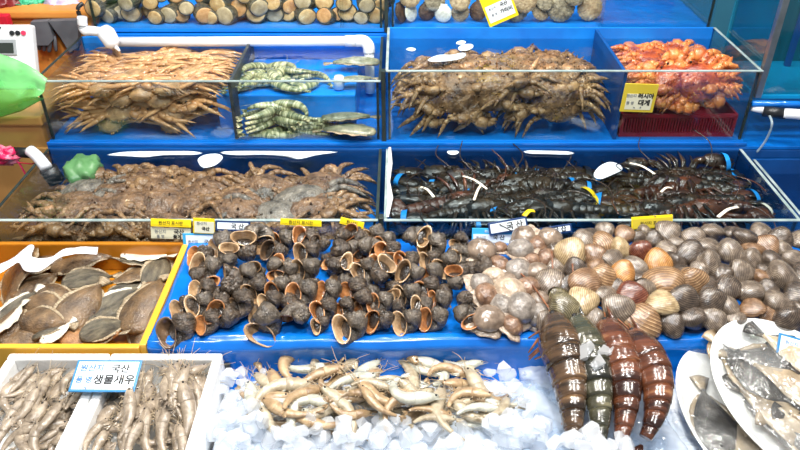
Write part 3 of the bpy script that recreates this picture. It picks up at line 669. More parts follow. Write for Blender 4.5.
# PVC pipe along the middle left tank
a = PY(112, 42, 1.95); b = PY(356, 41, 1.95); r = .0135
e = spl([b, b + Vector((.022, 0, -.001)), b + Vector((.034, -.006, -.012)), b + Vector((.036, -.01, -.03))], 5)
pipe('water_pipe', 'long white plastic pipe across the back of middle left tank', 'pipe',
     [('pipe_run', [a, b], r, WPVC), ('elbow', e, .0165, WPVC), ('drop_pipe', [e[-1], e[-1] + Vector((0, -.004, -.115))], r, WPVC), ('collar', [b - Vector((.03, 0, 0)), b], .0155, WPVC)], base=(a + b) / 2)
q = PY(82, 17, 1.93); q1 = PY(83, 30, 1.93); q2 = PY(102, 32, 1.93)
pipe('pipe_elbow', 'short bent white pipe at upper left tank corner', 'pipe', [('elbow', spl([q, q.lerp(q1, .7), q1 + Vector((.006, 0, -.002)), q1.lerp(q2, .35), q2], 5), .013, WPVC)], base=q1)
c1 = PY(103, 28, 1.92); c2 = PY(113, 44, 1.90)
pipe('spout', 'white plastic cup shaped spout over the snow crabs', 'spout', [('cup', [c1, c1.lerp(c2, .3), c2, c2 + Vector((.004, -.004, -.008))], [.016, .024, .021, .010], WPVC), ('nozzle', [c2, c2 + Vector((.018, -.01, -.016))], [.008, .003], WPVC)], base=c1)
# left lower hose and bright elbow
h0 = PY(12, 152, 1.62); h1 = PY(36, 153, 1.60); h2 = PY(54, 172, 1.56)
pipe('drain_hose', 'black hose with a white bent end at the left tank corner', 'hose', [('hose', [h0, h1 - Vector((.01, 0, 0))], .013, BLK), ('white_elbow', spl([h1 - Vector((.012, 0, -.006)), h1 + Vector((.012, -.02, .0)), h2 + Vector((-.01, -.01, .018))], 5), .0145, WPVC),
     ('black_sleeve', [h2 + Vector((-.012, 0, .01)), h2 + Vector((0, 0, -.028))], [.022, .02], BLK)], base=h1)
g0 = PY(758, 108, 1.66); 
pipe('drain_pipe', 'white plastic pipe with black coupling at right edge', 'pipe', [('pipe_run', [PY(752, 107, 1.67), PY(768, 111, 1.66)], .010, WPVC), ('coupling', [PY(763, 111, 1.66), PY(786, 114, 1.64)], .0135, BLK), ('pipe_end', spl([PY(784, 113.5, 1.64), PY(806, 116, 1.62), PY(812, 128, 1.62)], 5), .0125, WPVC)], base=g0)
tag(link('air_tube', B(lambda b: tube(b, spl([PY(768, 113, 1.655), PY(772, 124, 1.62), PY(766, 140, 1.63), PY(757, 152, 1.64)], 6), .003, 8), clear('tube_clear', '#dfeef2', 1.45, body='#cfe0e6', bodyfac=.5), True)), 'thin clear air tube hanging at right tank corner', 'tube')
tag(link('blue_pipe', B(lambda b: tube(b, [PY(752, 103.5, 1.665), PY(830, 104.5, 1.665)], .008, 12), BLUE, True)), 'blue pipe under the tall teal tank', 'pipe')

# ------------------------------------------------ left background: crates, scale, gloves, bags
OR = M('orange_crate', '#d98a3a', '#e39a4a', scale=4, rough=.45, bump=.1)
ORD_ = M('tan_box', '#b47f45', '#c79355', scale=5, rough=.5, bump=.1)
cr = thing('orange_crate', 'big orange plastic crate behind the snow crab tank', 'crate', TRS((-1.15, 2.2, .0)))
link('crate_body', B(lambda b: box(b, -.35, .29, -.13, .2, .0, .99, .012), OR), cr)
link('crate_rim', B(lambda b: box(b, -.36, .30, -.145, .21, .99, 1.012, .006), OR), cr)
bx = thing('tan_box', 'tan box under the scale at the left edge', 'box', TRS((-1.2, 1.78, .0)))
link('box_body', B(lambda b: box(b, -.3, .29, -.10, .14, .0, .84, .006), ORD_), bx)
link('box_lid', B(lambda b: box(b, -.31, .3, -.11, .15, .84, .865, .005), ORD_), bx)
link('box_band', B(lambda b: box(b, -.302, .292, -.106, -.09, .76, .775, .002), ORD_), bx)
SCW = M('scale_white', '#e9ebee', '#dcdfe3', scale=8, rough=.35, bump=0)
sc_ = thing('weighing_scale', 'white electronic weighing scale with dark display on tan box', 'scale', TRS((-1.06, 1.84, .868) , Matrix.Rotation(R(68), 3, 'X') @ Matrix.Diagonal((.85, .82, 1))))
link('housing', B(lambda b: box(b, -.13, .095, .0, .205, -.03, .0, .008), SCW), sc_)
LCD = M('lcd', '#2e3632', '#3a423e', scale=5, rough=.15, bump=0)
link('display', B(lambda b: (box(b, -.065, .045, .108, .158, -.001, .004, .002)), M('display_frame', '#9aa0a4', rough=.3)), sc_)
dd = link('display_screen', B(lambda b: (box(b, -.056, .037, .115, .147, .003, .006, .001)), LCD), sc_)
for k_, (x, m_) in enumerate(((.036, BLK), (.054, BLK), (.072, M('red_button', '#d8345a', rough=.4)))):
    link('button', B(lambda b: tube(b, [(x, .178, 0), (x, .178, .004)], .0075, 16, up=(0, 1, 0)), m_, False), sc_)
link('knob', B(lambda b: tube(b, [(.0, .195, 0), (.0, .195, .004)], .0035, 12, up=(0, 1, 0)), BLK), sc_)
def text(body, size, mat, parent=None, mtx=None, name='lettering', bold=0, ext=.0004, align='CENTER', shear=0):
    c = bpy.data.curves.new('t', 'FONT'); c.body = body; c.size = size; c.align_x = align; c.align_y = 'CENTER'; c.extrude = ext; c.offset = bold; c.shear = shear
    o = bpy.data.objects.new('t', c); C.objects.link(o)
    me = bpy.data.meshes.new_from_object(o.evaluated_get(bpy.context.evaluated_depsgraph_get())); bpy.data.objects.remove(o)
    me.materials.clear(); me.materials.append(mat); t = link(name, me, parent)
    t.matrix_local = mtx or Matrix(); return t
text('A B 7 · i', .016, GREYINK, sc_, Matrix.Translation((-.075, .163, .001)), 'small_print') if False else None
link('key_marks', B(lambda b: [box(b, -.04 + .028 * i, -.026 + .028 * i, .055 + .018 * j, .064 + .018 * j, 0, .0015) for i in range(4) for j in range(2)], GREYINK), sc_)
# gloves hanging on the crate
GLV = M('grey_glove', '#54565d', '#62656c', scale=10, rough=.7, bump=.4)
def glove(name, label, pts, fingers, y=2.045):
    t = thing(name, label, 'glove', TRS(PY(pts[0][0], pts[0][1], y)))
    o = Vector(t.matrix_world.translation); bm = bmesh.new()
    front = [PY(u, v, y) - o for u, v in pts]; rings = [[p + Vector((0, dy, 0)) for p in front] for dy in (-.012, .012)]
    loft(bm, rings); bmesh.ops.triangulate(bm, faces=[f for f in bm.faces if len(f.verts) > 4])
    link('palm', mesh(bm, GLV, False), t)
    for (u, v, u2, v2, w) in fingers:
        a, b = PY(u, v, y) - o, PY(u2, v2, y) - o
        link('finger', B(lambda q: tube(q, [a, a.lerp(b, .5), b, b + (b - a) * .12], [w, w, w * .85, w * .3], 10, .7, up=(0, 1, 0)), GLV, True), t)
    return t
glove('rubber_glove', 'dark grey glove with fingers hanging down, left on orange crate', [(32, 21), (49, 20), (55, 38), (50, 44), (38, 44), (34, 34)], [(40, 40, 39, 49, .007), (45, 40, 44, 50, .007), (50, 40, 49, 51, .007), (54, 36, 56, 50, .006)])
glove('rubber_glove', 'dark grey glove hanging crookedly, right on orange crate', [(50, 20), (79, 19), (80, 46), (71, 51), (62, 36)], [(72, 44, 71, 52, .008), (76, 42, 77, 50, .008), (58, 24, 53, 28, .008)])
# crumpled soft things
def crumple(name, label, cat, c, r, mat, seed, nz=.35, sub=(28, 18), kind=None, nsc=2.4):
    bm = bmesh.new(); blob(bm, (0, 0, 0), r, sub[0], sub[1], nz=nz, nsc=nsc, seed=seed)
    for v in bm.verts: v.co += Vector((noise.noise(v.co * 40 + Vector((seed, 0, 0))), noise.noise(v.co * 40 + Vector((0, seed, 0))), noise.noise(v.co * 40))) * min(r) * .35
    o = link(name, mesh(bm, mat)); o.matrix_world = TRS(c); tag(o, label, cat, kind=kind); return o
GRB = clear('green_bag_film', '#a9f0b4', 1.45, bump=.9, bscale=14, gl=.15, body='#b4fbb4', bodyfac=.5, milk=9)
def drape(name, label, cat, L1, L2, mat, amp=.01, n=10, m=22, th=.0012, seed=0, sc=12):
    a = spl([PY(*q) for q in L1], n); b = spl([PY(*q) for q in L2], n); o0 = a[0].copy(); bm = bmesh.new(); vr = []
    for i, (p, q) in enumerate(zip(a, b)):
        row = []
        for j in range(m + 1):
            t = j / m; c = p.lerp(q, t); f = math.sin(t * 9 + seed + 2 * noise.noise(c * 8)) * amp; c += Vector((0, -f - .035 * math.sin(PI * t), f * .5)) + Vector((noise.noise(c * sc), noise.noise(c * sc + Vector((5, 0, 0))), noise.noise(c * sc + Vector((0, 5, 0))))) * amp
            row.append(bm.verts.new(c - o0))
        vr.append(row)
    for r0, r1 in zip(vr, vr[1:]):
        for j in range(m): bm.faces.new((r0[j], r0[j + 1], r1[j + 1], r1[j]))
    o = link(name, mesh(bm, mat)); o.matrix_world = TRS(o0); md = o.modifiers.new('t', 'SOLIDIFY'); md.thickness = th; tag(o, label, cat)
drape('plastic_bag', 'light green translucent plastic bag draped below scale at left edge', 'bag', [(-12, 52, 1.69), (6, 54, 1.69), (24, 62, 1.68), (38, 70, 1.67), (51, 80, 1.66)], [(-12, 118, 1.64), (4, 115, 1.64), (18, 112, 1.64), (30, 106, 1.64), (42, 100, 1.645)], GRB, .010, seed=2)
NET = M('green_net', '#2fae7e', '#5fd0a0', scale=40, rough=.5, bump=1, bscale=90)
crumple('green_net', 'crumpled sea green net on orange crate', 'net', PY(31, 4, 2.15), (.055, .04, .03), NET, 5, .8, (40, 26), nsc=5)
crumple('red_bag', 'dark red bag at the top left corner', 'bag', PY(6, 5, 2.12), (.055, .04, .03), M('dark_red', '#8c1f24', '#5a1418', scale=8, rough=.4, bump=.6), 6)
tag(link('red_box', B(lambda b: box(b, -1.42, -1.10, 2.02, 2.045, 0, 1.01, .004), M('red_plastic', '#d4203a', '#c01830', scale=5, rough=.4)), None), 'bright red panel behind the scale at left edge', 'box')
crumple('lilac_bag', 'lilac plastic bag on orange crate', 'bag', PY(63, 2, 2.15), (.05, .04, .028), M('lilac', '#cdbfe6', '#b9c8ee', scale=8, rough=.3, bump=.6), 7)
crumple('blue_bag', 'small blue bag on orange crate', 'bag', PY(48, 0, 2.2), (.02, .03, .03), BLUE, 9)
crumple('pink_glove', 'pink and white rubber glove beside black hose', 'glove', PY(5, 156, 1.60), (.032, .02, .024), M('pink_rubber', '#d81f5a', '#f4a7bf', scale=20, rough=.3, bump=.5, lo=.45, hi=.6), 12, .5)
tag(link('red_string', B(lambda b: tube(b, spl([PY(12, 162, 1.6), PY(22, 163, 1.6), PY(32, 164, 1.6)], 5) + [PY(40, 161, 1.6)], .0016, 6), M('red_cord', '#c81e3c', rough=.4), True)), 'thin red cord beside the black hose', 'string')
tag(link('pink_strap', B(lambda b: tube(b, spl([PY(17, 160, 1.6), PY(22, 168, 1.6), PY(27, 177, 1.6)], 4), [.004] * 8 + [.002], 6, .4), M('pink_strap', '#c42a58', rough=.4), True)), 'pink strap hanging below the pink glove', 'strap')
crumple('green_float', 'rounded dull green plastic lump in lower left tank', 'float', P(84, 170, .775), (.044, .05, .030), M('dull_green', '#3a6a3e', '#5b8a58', scale=8, rough=.4, bump=.4), 14, .25)
hd = bmesh.new(); tube(hd, spl([PY(83, 3, 1.99), PY(78, 8, 1.98), PY(80, 16, 1.98), PY(85, 20, 1.99)], 5), .006, 8)
tag(link('black_handle', mesh(hd, BLK)), 'black looped handle at upper left clam tank', 'handle')

# ------------------------------------------------ crabs, lobsters, prawns in the tanks
def bounds(o):
    lo, hi = Vector((9, 9, 9)), Vector((-9, -9, -9)); mw = o.matrix_world
    for ch in [x for x in _kids.get(o.name, ()) if not x.name.startswith('antenna')]:
        vs = ch.data.vertices
        for i in range(0, len(vs), 5):
            p = mw @ vs[i].co
            for k in range(3): lo[k] = min(lo[k], p[k]); hi[k] = max(hi[k], p[k])
    return lo, hi
def keep_in(o, b):
    lo, hi = bounds(o); d = Vector()
    for k in range(3):
        if hi[k] - lo[k] > b[k][1] - b[k][0]: d[k] = (b[k][0] + b[k][1] - lo[k] - hi[k]) / 2 if k < 2 else b[k][0] - lo[k]
        elif lo[k] < b[k][0]: d[k] = b[k][0] - lo[k]
        elif hi[k] > b[k][1]: d[k] = b[k][1] - hi[k]
    o.matrix_world = Matrix.Translation(d) @ o.matrix_world
def stock(kinds, items, bnd, ztop, grp, S, tx=(-.1, .4), ty=.25, full=True):
    yf = bnd[1][0]
    for i, it in enumerate(items):
        m, u, v = it[:3]; s = (it[3] if len(it) > 3 and it[3] else S); ki = it[4] if len(it) > 4 else i % len(kinds); yw = it[5] if len(it) > 5 else rnd.choice((0, 180)) + rnd.uniform(-28, 28)
        if m == 'T': p = P(u, v, ztop - s * .10)
        elif m == 'F': p = PY(u, v, yf + s * .40)
        else: p = Vector((u, v, s)); s = S
        e = Euler((rnd.uniform(*tx), rnd.uniform(-ty, ty), 0)).to_matrix(); k = kinds[ki]
        if m == 'F': e = Euler((R(rnd.uniform(20, 50)), 0, 0)).to_matrix() @ e; rot = e @ Matrix.Rotation(R(yw), 3, 'Z')
        else: rot = Matrix.Rotation(R(yw), 3, 'Z') @ e
        o = spawn(k, TRS(p, rot, s), grp); reg(grp, o, k['look']); keep_in(o, bnd)
h = Heap(.812, .6, .935)
def fill_row(h, kinds, pts, S, grp, place, row, yaws=None, **k):
    for i, it in enumerate(pts):
        u, v = it[:2]; s = it[2] if len(it) > 2 else S; ki = it[3] if len(it) > 3 else i % len(kinds)
        lay_crab(h, kinds, ki, u, v, s, it[4] if len(it) > 4 else rnd.uniform(0, 360), grp, **k)
    label_rows(grp, place, row)
# snow crabs: long legs lie across the tank
SB_ = ((-.883, -.421), (1.667, 1.978), (.807, .948))
sn = [('F', 92, 130, .10, 0, 8), ('F', 150, 130, .10, 1, 175), ('F', 185, 130, .10, 2, 4), ('F', 80, 112, .105, 1, 12), ('F', 131, 116, .115, 0, 180), ('F', 175, 114, .105, 2, 8), ('F', 100, 100, .105, 2, 170), ('F', 160, 100, .105, 1, 5), ('F', 190, 102, .10, 0, 182), ('F', 75, 122, .1, 2, 20), ('F', 120, 95, .1, 1, 5)]
sn += [('V', x, y, .865, i % 3, (0, 180)[i % 2] + 9 * (i % 3)) for i, (x, y) in enumerate([(x, y) for x in (-.76, -.62, -.52) for y in (1.78, 1.88)])]
sn += [('T', u, v, .105 + .01 * (i % 2), i % 3, (4, 172, -12, 190, 16)[i % 5]) for i, (u, v) in enumerate([(70, 84), (75, 74), (85, 64), (95, 56), (205, 84), (210, 76), (214, 66), (216, 54), (100, 84), (140, 83), (180, 84), (90, 76), (120, 77), (158, 78), (195, 78), (108, 70), (140, 71), (175, 70), (200, 71), (100, 63), (128, 64), (160, 63), (190, 64), (118, 57), (150, 57), (180, 57), (208, 57), (130, 52), (165, 52), (195, 52), (145, 48), (180, 48), (112, 52)])]
G = 'snow crabs heaped in the middle left tank'
stock(SNOW, sn, SB_, .95, G, .10, tx=(-.05, .35), ty=.1); label_rows(G, 'of snow crab tank', 12)
# rough crabs
KB_ = ((-.027, .538), (1.667, 1.978), (.807, .966))
kg = [('F', 425, 128, .11, 0, 200), ('F', 470, 126, .11, 2, 20), ('F', 592, 128, .11, 2, 10), ('F', 430, 104, .12, 0, 170), ('F', 495, 102, .13, 1, 190), ('F', 548, 106, .12, 2, 20), ('F', 598, 104, .13, 0, 0), ('F', 460, 92, .12, 2, 20), ('F', 525, 92, .12, 0, 180), ('F', 575, 90, .12, 1, 10)]
kg += [('V', x, y, .87, i % 3) for i, (x, y) in enumerate([(x, y) for x in (.06, .2, .34, .46) for y in (1.78, 1.9)])]
kg += [('T', 420, 78, .13, 1, 200), ('T', 462, 78, .13, 2, 10), ('T', 505, 78, .14, 0, 170), ('T', 550, 76, .13, 2, 20), ('T', 592, 76, .15, 1, 190), ('T', 422, 66, .13, 0, 20), ('T', 465, 65, .13, 1, 5), ('T', 492, 62, .16, 0, 180), ('T', 535, 64, .14, 2, 10), ('T', 585, 64, .16, 1, 175),
       ('T', 430, 58, .12, 2, 0), ('T', 478, 55, .13, 0, 190), ('T', 515, 55, .13, 1, 20), ('T', 552, 55, .13, 2, 175), ('T', 590, 56, .13, 0, 10), ('T', 610, 70, .12, 2, 100)]
G = 'rough brown crabs in the middle right tank'
stock(KING, kg, KB_, .968, G, .12); label_rows(G, 'of rough crab tank', 13)
# red basket and red crabs
RB = M('red_basket', '#a01228', '#8a0f22', scale=6, rough=.4, bump=.1)
bk = thing('red_basket', 'red slotted plastic basket at the bottom of the red crab tank', 'basket', TRS((.705, 1.82, .8055)))
def bsk(b):
    box(b, -.14, .14, -.135, .12, 0, .006)
    box(b, -.14, .14, -.14, -.134, .052, .062); box(b, -.14, .14, -.14, -.134, .0, .012); box(b, -.14, .14, .114, .12, 0, .062); box(b, -.146, -.14, -.14, .12, 0, .062); box(b, .14, .146, -.14, .12, 0, .062)
    for i in range(41): box(b, -.14 + i * .00695, -.1375 + i * .00695, -.14, -.135, .01, .054)
link('basket_body', B(bsk, RB), bk)
rg = [('F', u, v, .11, i % 2, yw) for i, (u, v, yw) in enumerate([(645, 104, 200), (688, 104, 20), (728, 102, 10), (635, 90, 170), (670, 92, 30), (706, 90, 190), (738, 90, 10)])]
rg += [('T', u, v, .115, i % 2, yw) for i, (u, v, yw) in enumerate([(640, 74, 20), (668, 76, 200), (698, 75, 10), (730, 75, 160), (632, 65, 10), (660, 66, 180), (690, 65, 20), (720, 66, 170), (628, 55, 200), (655, 56, 20), (684, 56, 0), (712, 57, 190), (625, 47, 15), (650, 48, 180), (676, 48, 10), (704, 49, 170), (640, 43, 0), (668, 42, 190), (695, 42, 15)])]
G = 'red crabs heaped in the right bay'
stock(ORG, rg, ((.553, .862), (1.667, 1.978), (.870, .968)), .968, G, .11); label_rows(G, 'of red crab heap', 11)
# striped prawns on the step and floor
h = Heap(.903, .6, .945)
G = 'striped green prawns in the middle left tank'
for i, (u, v, a) in enumerate([(247, 84, 20), (262, 84, 15), (300, 84, 10), (285, 84, 165), (240, 80, 35), (255, 78, 30), (272, 80, 165), (295, 78, 160), (310, 80, 170), (250, 73, 40), (268, 74, 20), (284, 74, 160), (300, 73, 165), (258, 69, 30), (278, 69, 165), (292, 70, 175)]):
    lay_prawn(h, K_PR, i % 3, u, v, 42, a, 1 if i % 2 else -1, G)
for z_, lst in ((.806, [(232, 137, 10), (258, 138, 170), (284, 137, 5), (308, 138, 175)]), (.820, [(228, 134, 25), (246, 133, 15), (268, 134, 165), (290, 134, 170), (310, 134, 5)]), (.833, [(232, 129, 30), (250, 127, 22), (272, 128, 165), (292, 129, 172), (305, 130, 0)]), (.846, [(240, 123, 25), (258, 121, 18), (278, 122, 165), (296, 124, 170)]), (.858, [(250, 116, 20), (268, 115, 10), (286, 117, 165)])):
    h = Heap(z_, .3, z_ + .014)
    for i, (u, v, a) in enumerate(lst): keep_in(lay_prawn(h, K_PR, i % 3, u, v, 46, a, 1 if i % 2 else -1, G), ((-.408, -.055), (1.667, 1.728), (.806, .94)))
label_rows(G, 'of striped prawn bay', 15)
for i, (u, v, z, S, yw, lb) in enumerate([(345, 130, .83, .16, 175, 'olive green fish lying low at the front glass beside striped prawns'), (350, 117, .85, .15, 5, 'olive green fish above the other at the front glass'),
                                          (352, 62, .925, .15, 184, 'olive fish at the surface beside the white pipe'), (357, 79, .925, .11, 10, 'small olive fish beside the short white float')]):
    m = TRS(P(u, v, z), Matrix.Rotation(R(yw), 3, 'Z'), S); spawn(OLV, m, None, lb)
tag(link('pipe_stub', B(lambda b: tube(b, [PY(339, 88, 1.76), PY(339, 80, 1.76), PY(339, 76, 1.76)], [.014, .014, .012], 16), WPVC, True)), 'short white pipe stub at the surface beside olive fish', 'pipe')
# brown crabs lower left
br = [('F', u, v, .11, i % 2, yw) for i, (u, v, yw) in enumerate([(25, 234, 0), (62, 233, 190), (112, 234, 10), (165, 233, 180), (215, 232, 5), (265, 232, 170), (318, 232, 10), (355, 232, 0)])]
br += [('V', x, y, .69, i % 3) for i, (x, y) in enumerate([(x, y) for x in (-.78, -.6, -.42, -.24, -.12) for y in (1.4, 1.55)])]
br += [('T', u, v, s, ki) for u, v, s, ki in [(25, 212, .12, 1), (72, 210, .14, 0), (122, 212, .13, 1), (175, 208, .13, 0), (232, 208, .14, 0), (285, 206, .15, 2), (342, 206, .14, 1), (48, 197, .12, 1), (98, 190, .17, 0), (158, 196, .14, 0), (205, 192, .13, 1), (248, 195, .14, 0), (296, 193, .14, 2), (338, 190, .15, 1),
      (55, 184, .11, 2), (130, 182, .12, 1), (165, 184, .12, 0), (205, 179, .13, 0), (240, 183, .12, 1), (270, 182, .12, 1), (352, 182, .11, 0), (185, 172, .12, 1), (150, 174, .10, 0), (335, 176, .11, 1), (315, 184, .1, 0)]]
G = 'brown crabs in the lower left tank'
stock(BRN, br, ((-.883, -.054), (1.315, 1.636), (.613, .786)), .787, G, .12); label_rows(G, 'of brown crab tank', 13)
# lobsters lower right
lo_ = [('T', 410, 214, .26, 0, 190), ('T', 465, 214, .25, 0, 10), ('T', 520, 216, .24, 3, 30), ('T', 575, 214, .24, 0, 175), ('T', 640, 214, .24, 0, 5), ('T', 700, 214, .26, 1, 200), ('T', 755, 212, .24, 2, 10), ('T', 425, 204, .26, 2, 20), ('T', 480, 202, .27, 1, 170), ('T', 545, 206, .24, 0, 200),
       ('T', 530, 198, .2, 3, 10), ('T', 700, 204, .26, 0, 185), ('T', 725, 203, .30, 2, 165), ('T', 415, 187, .28, 0, 5), ('T', 455, 188, .26, 1, 190), ('T', 515, 190, .30, 0, 12), ('T', 535, 184, .27, 0, 187), ('T', 690, 188, .30, 1, 170), ('T', 745, 190, .26, 2, 20),
       ('T', 430, 176, .27, 0, 172), ('T', 500, 176, .30, 1, 8), ('T', 545, 176, .28, 0, 190), ('T', 705, 180, .28, 1, 160), ('T', 705, 176, .30, 0, 185), ('T', 740, 178, .26, 0, 20), ('T', 672, 168, .26, 0, 5), ('T', 500, 168, .24, 0, 185), ('T', 705, 168, .22, 0, 178)]
lo_ += [('V', x, y, .68, i % 2, (5, 184)[i % 2]) for i, (x, y) in enumerate([(x, y) for x in (.1, .3, .7) for y in (1.37, 1.45, 1.52)])]
G = 'dark lobsters in the lower right tank'
stock(LOB, lo_, ((-.027, .855), (1.315, 1.636), (.613, .79)), .785, G, .25, tx=(-.5, .5), ty=.08); label_rows(G, 'of lobster tank', 14)
# pale strips and white patches
def strip(name, label, cat, u0, v0, u1, v1, w, z, mat, bend=.004):
    a, b = P(u0, v0, z), P(u1, v1, z); m_ = (a + b) / 2
    pts = [p - m_ for p in spl([a, a.lerp(b, .5) + Vector((0, bend, bend)), b], 5)]
    o = link(name, B(lambda q: tube(q, pts, w, 8, .35), mat, True)); o.matrix_world = TRS(m_); tag(o, label, cat)
for i, a in enumerate([(421, 187, 434, 197, .0035, 'white', 'short white elastic band on leftmost lobsters'), (463, 176, 487, 189, .0032, 'white', 'long white band across middle lobsters'), (474, 200, 482, 184, .003, 'white', 'white band crossing the long one on lobsters'),
     (630, 163, 655, 174, .0035, 'white', 'white band on the big dark lobster right of foam'), (661, 192, 672, 188, .0032, 'white', 'small white band below the big dark lobster'), (718, 217, 738, 207, .0042, 'white', 'straight white strip on the brown lobster at right'),
     (524, 216, 534, 211, .006, 'yellow', 'yellow tag standing among the lobsters at the front')]):
    strip('rubber_band', a[6], 'band', a[0], a[1], a[2], a[3], a[4], .789, BND[a[5]])
def foam(label, c, pts, h_=.004, z=.787):  # irregular thin white patch lying on the water
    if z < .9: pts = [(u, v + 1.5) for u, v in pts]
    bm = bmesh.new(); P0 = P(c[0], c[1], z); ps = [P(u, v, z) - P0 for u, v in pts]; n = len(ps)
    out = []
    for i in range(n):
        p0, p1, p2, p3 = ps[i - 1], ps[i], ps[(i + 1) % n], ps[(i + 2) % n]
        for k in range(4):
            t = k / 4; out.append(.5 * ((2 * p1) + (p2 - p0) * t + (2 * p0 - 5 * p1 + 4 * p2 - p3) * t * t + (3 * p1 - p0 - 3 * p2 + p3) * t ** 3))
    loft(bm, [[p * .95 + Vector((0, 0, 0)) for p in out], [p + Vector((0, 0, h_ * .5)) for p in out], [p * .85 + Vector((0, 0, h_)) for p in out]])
    o = link('foam_patch', mesh(bm, WPATCH)); o.matrix_world = TRS(P0); tag(o, label, 'foam', kind='stuff')
foam('big white patch floating between lobsters', (607, 170), [(594, 172), (600, 165), (610, 161), (620, 164), (622, 169), (612, 174), (602, 178), (595, 177)])
foam('long white line along back of brown crab tank', (260, 154), [(222, 151), (250, 150.5), (300, 151), (338, 151), (318, 154), (300, 158), (285, 155), (262, 153.5), (240, 154), (224, 153)])
foam('white blob at back of brown crab tank', (208, 160), [(198, 158), (205, 154), (218, 153), (223, 157), (216, 164), (204, 167), (199, 163)])
foam('thin white line at back left of brown crab tank', (150, 153), [(107, 154), (125, 151.5), (160, 151), (198, 151), (198, 153.5), (165, 154), (145, 156), (125, 155)])
foam('small white line at back of lobster tank', (545, 152), [(524, 150.5), (545, 150.5), (572, 151.5), (570, 153.5), (548, 153), (530, 152.5)])
foam('small white spot at back of lobster tank', (452, 152), [(447, 151), (453, 150.3), (459, 151), (456, 153.5), (450, 153.5)])
foam('oval white spot behind the rough crabs', (465, 47.5), [(458, 48.5), (463, 45.5), (472, 45), (473, 48), (467, 51), (460, 51)], z=.96)
foam('tiny white spot behind the rough crabs', (461, 43), [(456, 43.5), (461, 41.6), (466, 42.5), (463, 44.6), (458, 44.8)], z=.96)
foam('small white spot at left behind the rough crabs', (411, 50), [(406, 50), (411, 48.6), (416, 50), (412, 51.6)], z=.96)
foam('long pale strip over rough crabs at left', (446, 58), [(428, 60), (438, 56), (452, 56), (465, 53.5), (464, 58), (452, 61), (440, 62), (430, 62)], z=.968)

# ------------------------------------------------ top tier
G = 'round clams packed in the top left tank'
for i, (u, v, s, f) in enumerate([(96, 8, .042, 0), (111, 20, .04, 1), (134, 22, .045, 0), (157, 18, .035, 0), (172, 24, .043, 1), (104, -4, .04, 0), (128, 2, .04, 1), (150, 2, .036, 0), (160, -6, .036, 1), (186, 8, .034, 1), (183, 22, .034, 2), (121, 11, .036, 1),
      (204, 14, .042, 2), (220, 4, .042, 0), (240, 9, .044, 2), (228, 21, .044, 1), (258, 23, .044, 0), (276, 21, .042, 1), (258, 6, .042, 1), (274, 3, .038, 0), (290, 6, .038, 2), (213, 24, .034, 0), (245, -6, .04, 0), (290, 24, .034, 0),
      (306, 17, .044, 0), (305, 1, .044, 1), (324, 2, .042, 0), (326, 18, .038, 2), (344, 3, .036, 0), (348, 17, .044, 0), (366, 4, .040, 1), (376, 18, .044, 0), (338, 25, .034, 2), (362, 24, .034, 1), (380, 4, .038, 0), (322, 26, .03, 1)]):
    y = 2.045 + .012 * (i % 3); p = PY(u, v, y); k = RND[f]; p.z = max(p.z, .982 + s * .5)
    o = spawn(k, TRS(p, Matrix.Rotation(R(rnd.uniform(-25, 25)), 3, 'Z') @ Matrix.Rotation(R(90 + rnd.uniform(-25, 8)), 3, 'X'), s * rnd.uniform(1.18, 1.32)), G); reg(G, o, k['look'])
for i in range(30):
    u = 96 + i * 9.8 + rnd.uniform(-3, 3); p = PY(u, (24, 10, -3)[i % 3], 2.10); p.z = max(p.z, 1.0); k = RND[i % 3]
    o = spawn(k, TRS(p, Matrix.Rotation(R(rnd.uniform(-50, 50)), 3, 'Z') @ Matrix.Rotation(R(60), 3, 'X'), .046), G); reg(G, o, k['look'])
label_rows(G, 'of top left tank', 11)
G = 'scallops packed in the top right tank'
for i, (u, v, s, f, yw, ti) in enumerate([(401, 16, .055, 'brown', 60, 70), (411, 16, .052, 'white', 50, 75), (427, 18, .052, 'brown', 10, 85), (443, 16, .05, 'white', -20, 80), (460, 16, .052, 'tan', 0, 80), (478, 14, .055, 'brown', -30, 70),
      (495, 4, .05, 'tan', 10, 60), (515, 18, .075, 'speckled', 0, 75), (540, 20, .06, 'tan', 20, 60), (525, 0, .07, 'tan', 0, 65), (560, 12, .08, 'speckled', -10, 72), (589, 12, .075, 'tan', 10, 72), (575, -5, .06, 'speckled', 0, 60),
      (410, -3, .06, 'tan', 0, 60), (435, 0, .06, 'speckled', 10, 60), (460, 0, .06, 'tan', 0, 60), (545, 2, .05, 'speckled', 0, 50), (481, 24, .035, 'white', 0, 50)]):
    p = PY(u, v, 2.05 + .008 * (i % 3)); k = SCAL[f]; p.z = max(p.z, .982 + s * .5)
    o = spawn(k, TRS(p, Matrix.Rotation(R(yw), 3, 'Z') @ Matrix.Rotation(R(ti), 3, 'X'), s), G); reg(G, o, k['look'])
label_rows(G, 'of top right tank', 13)
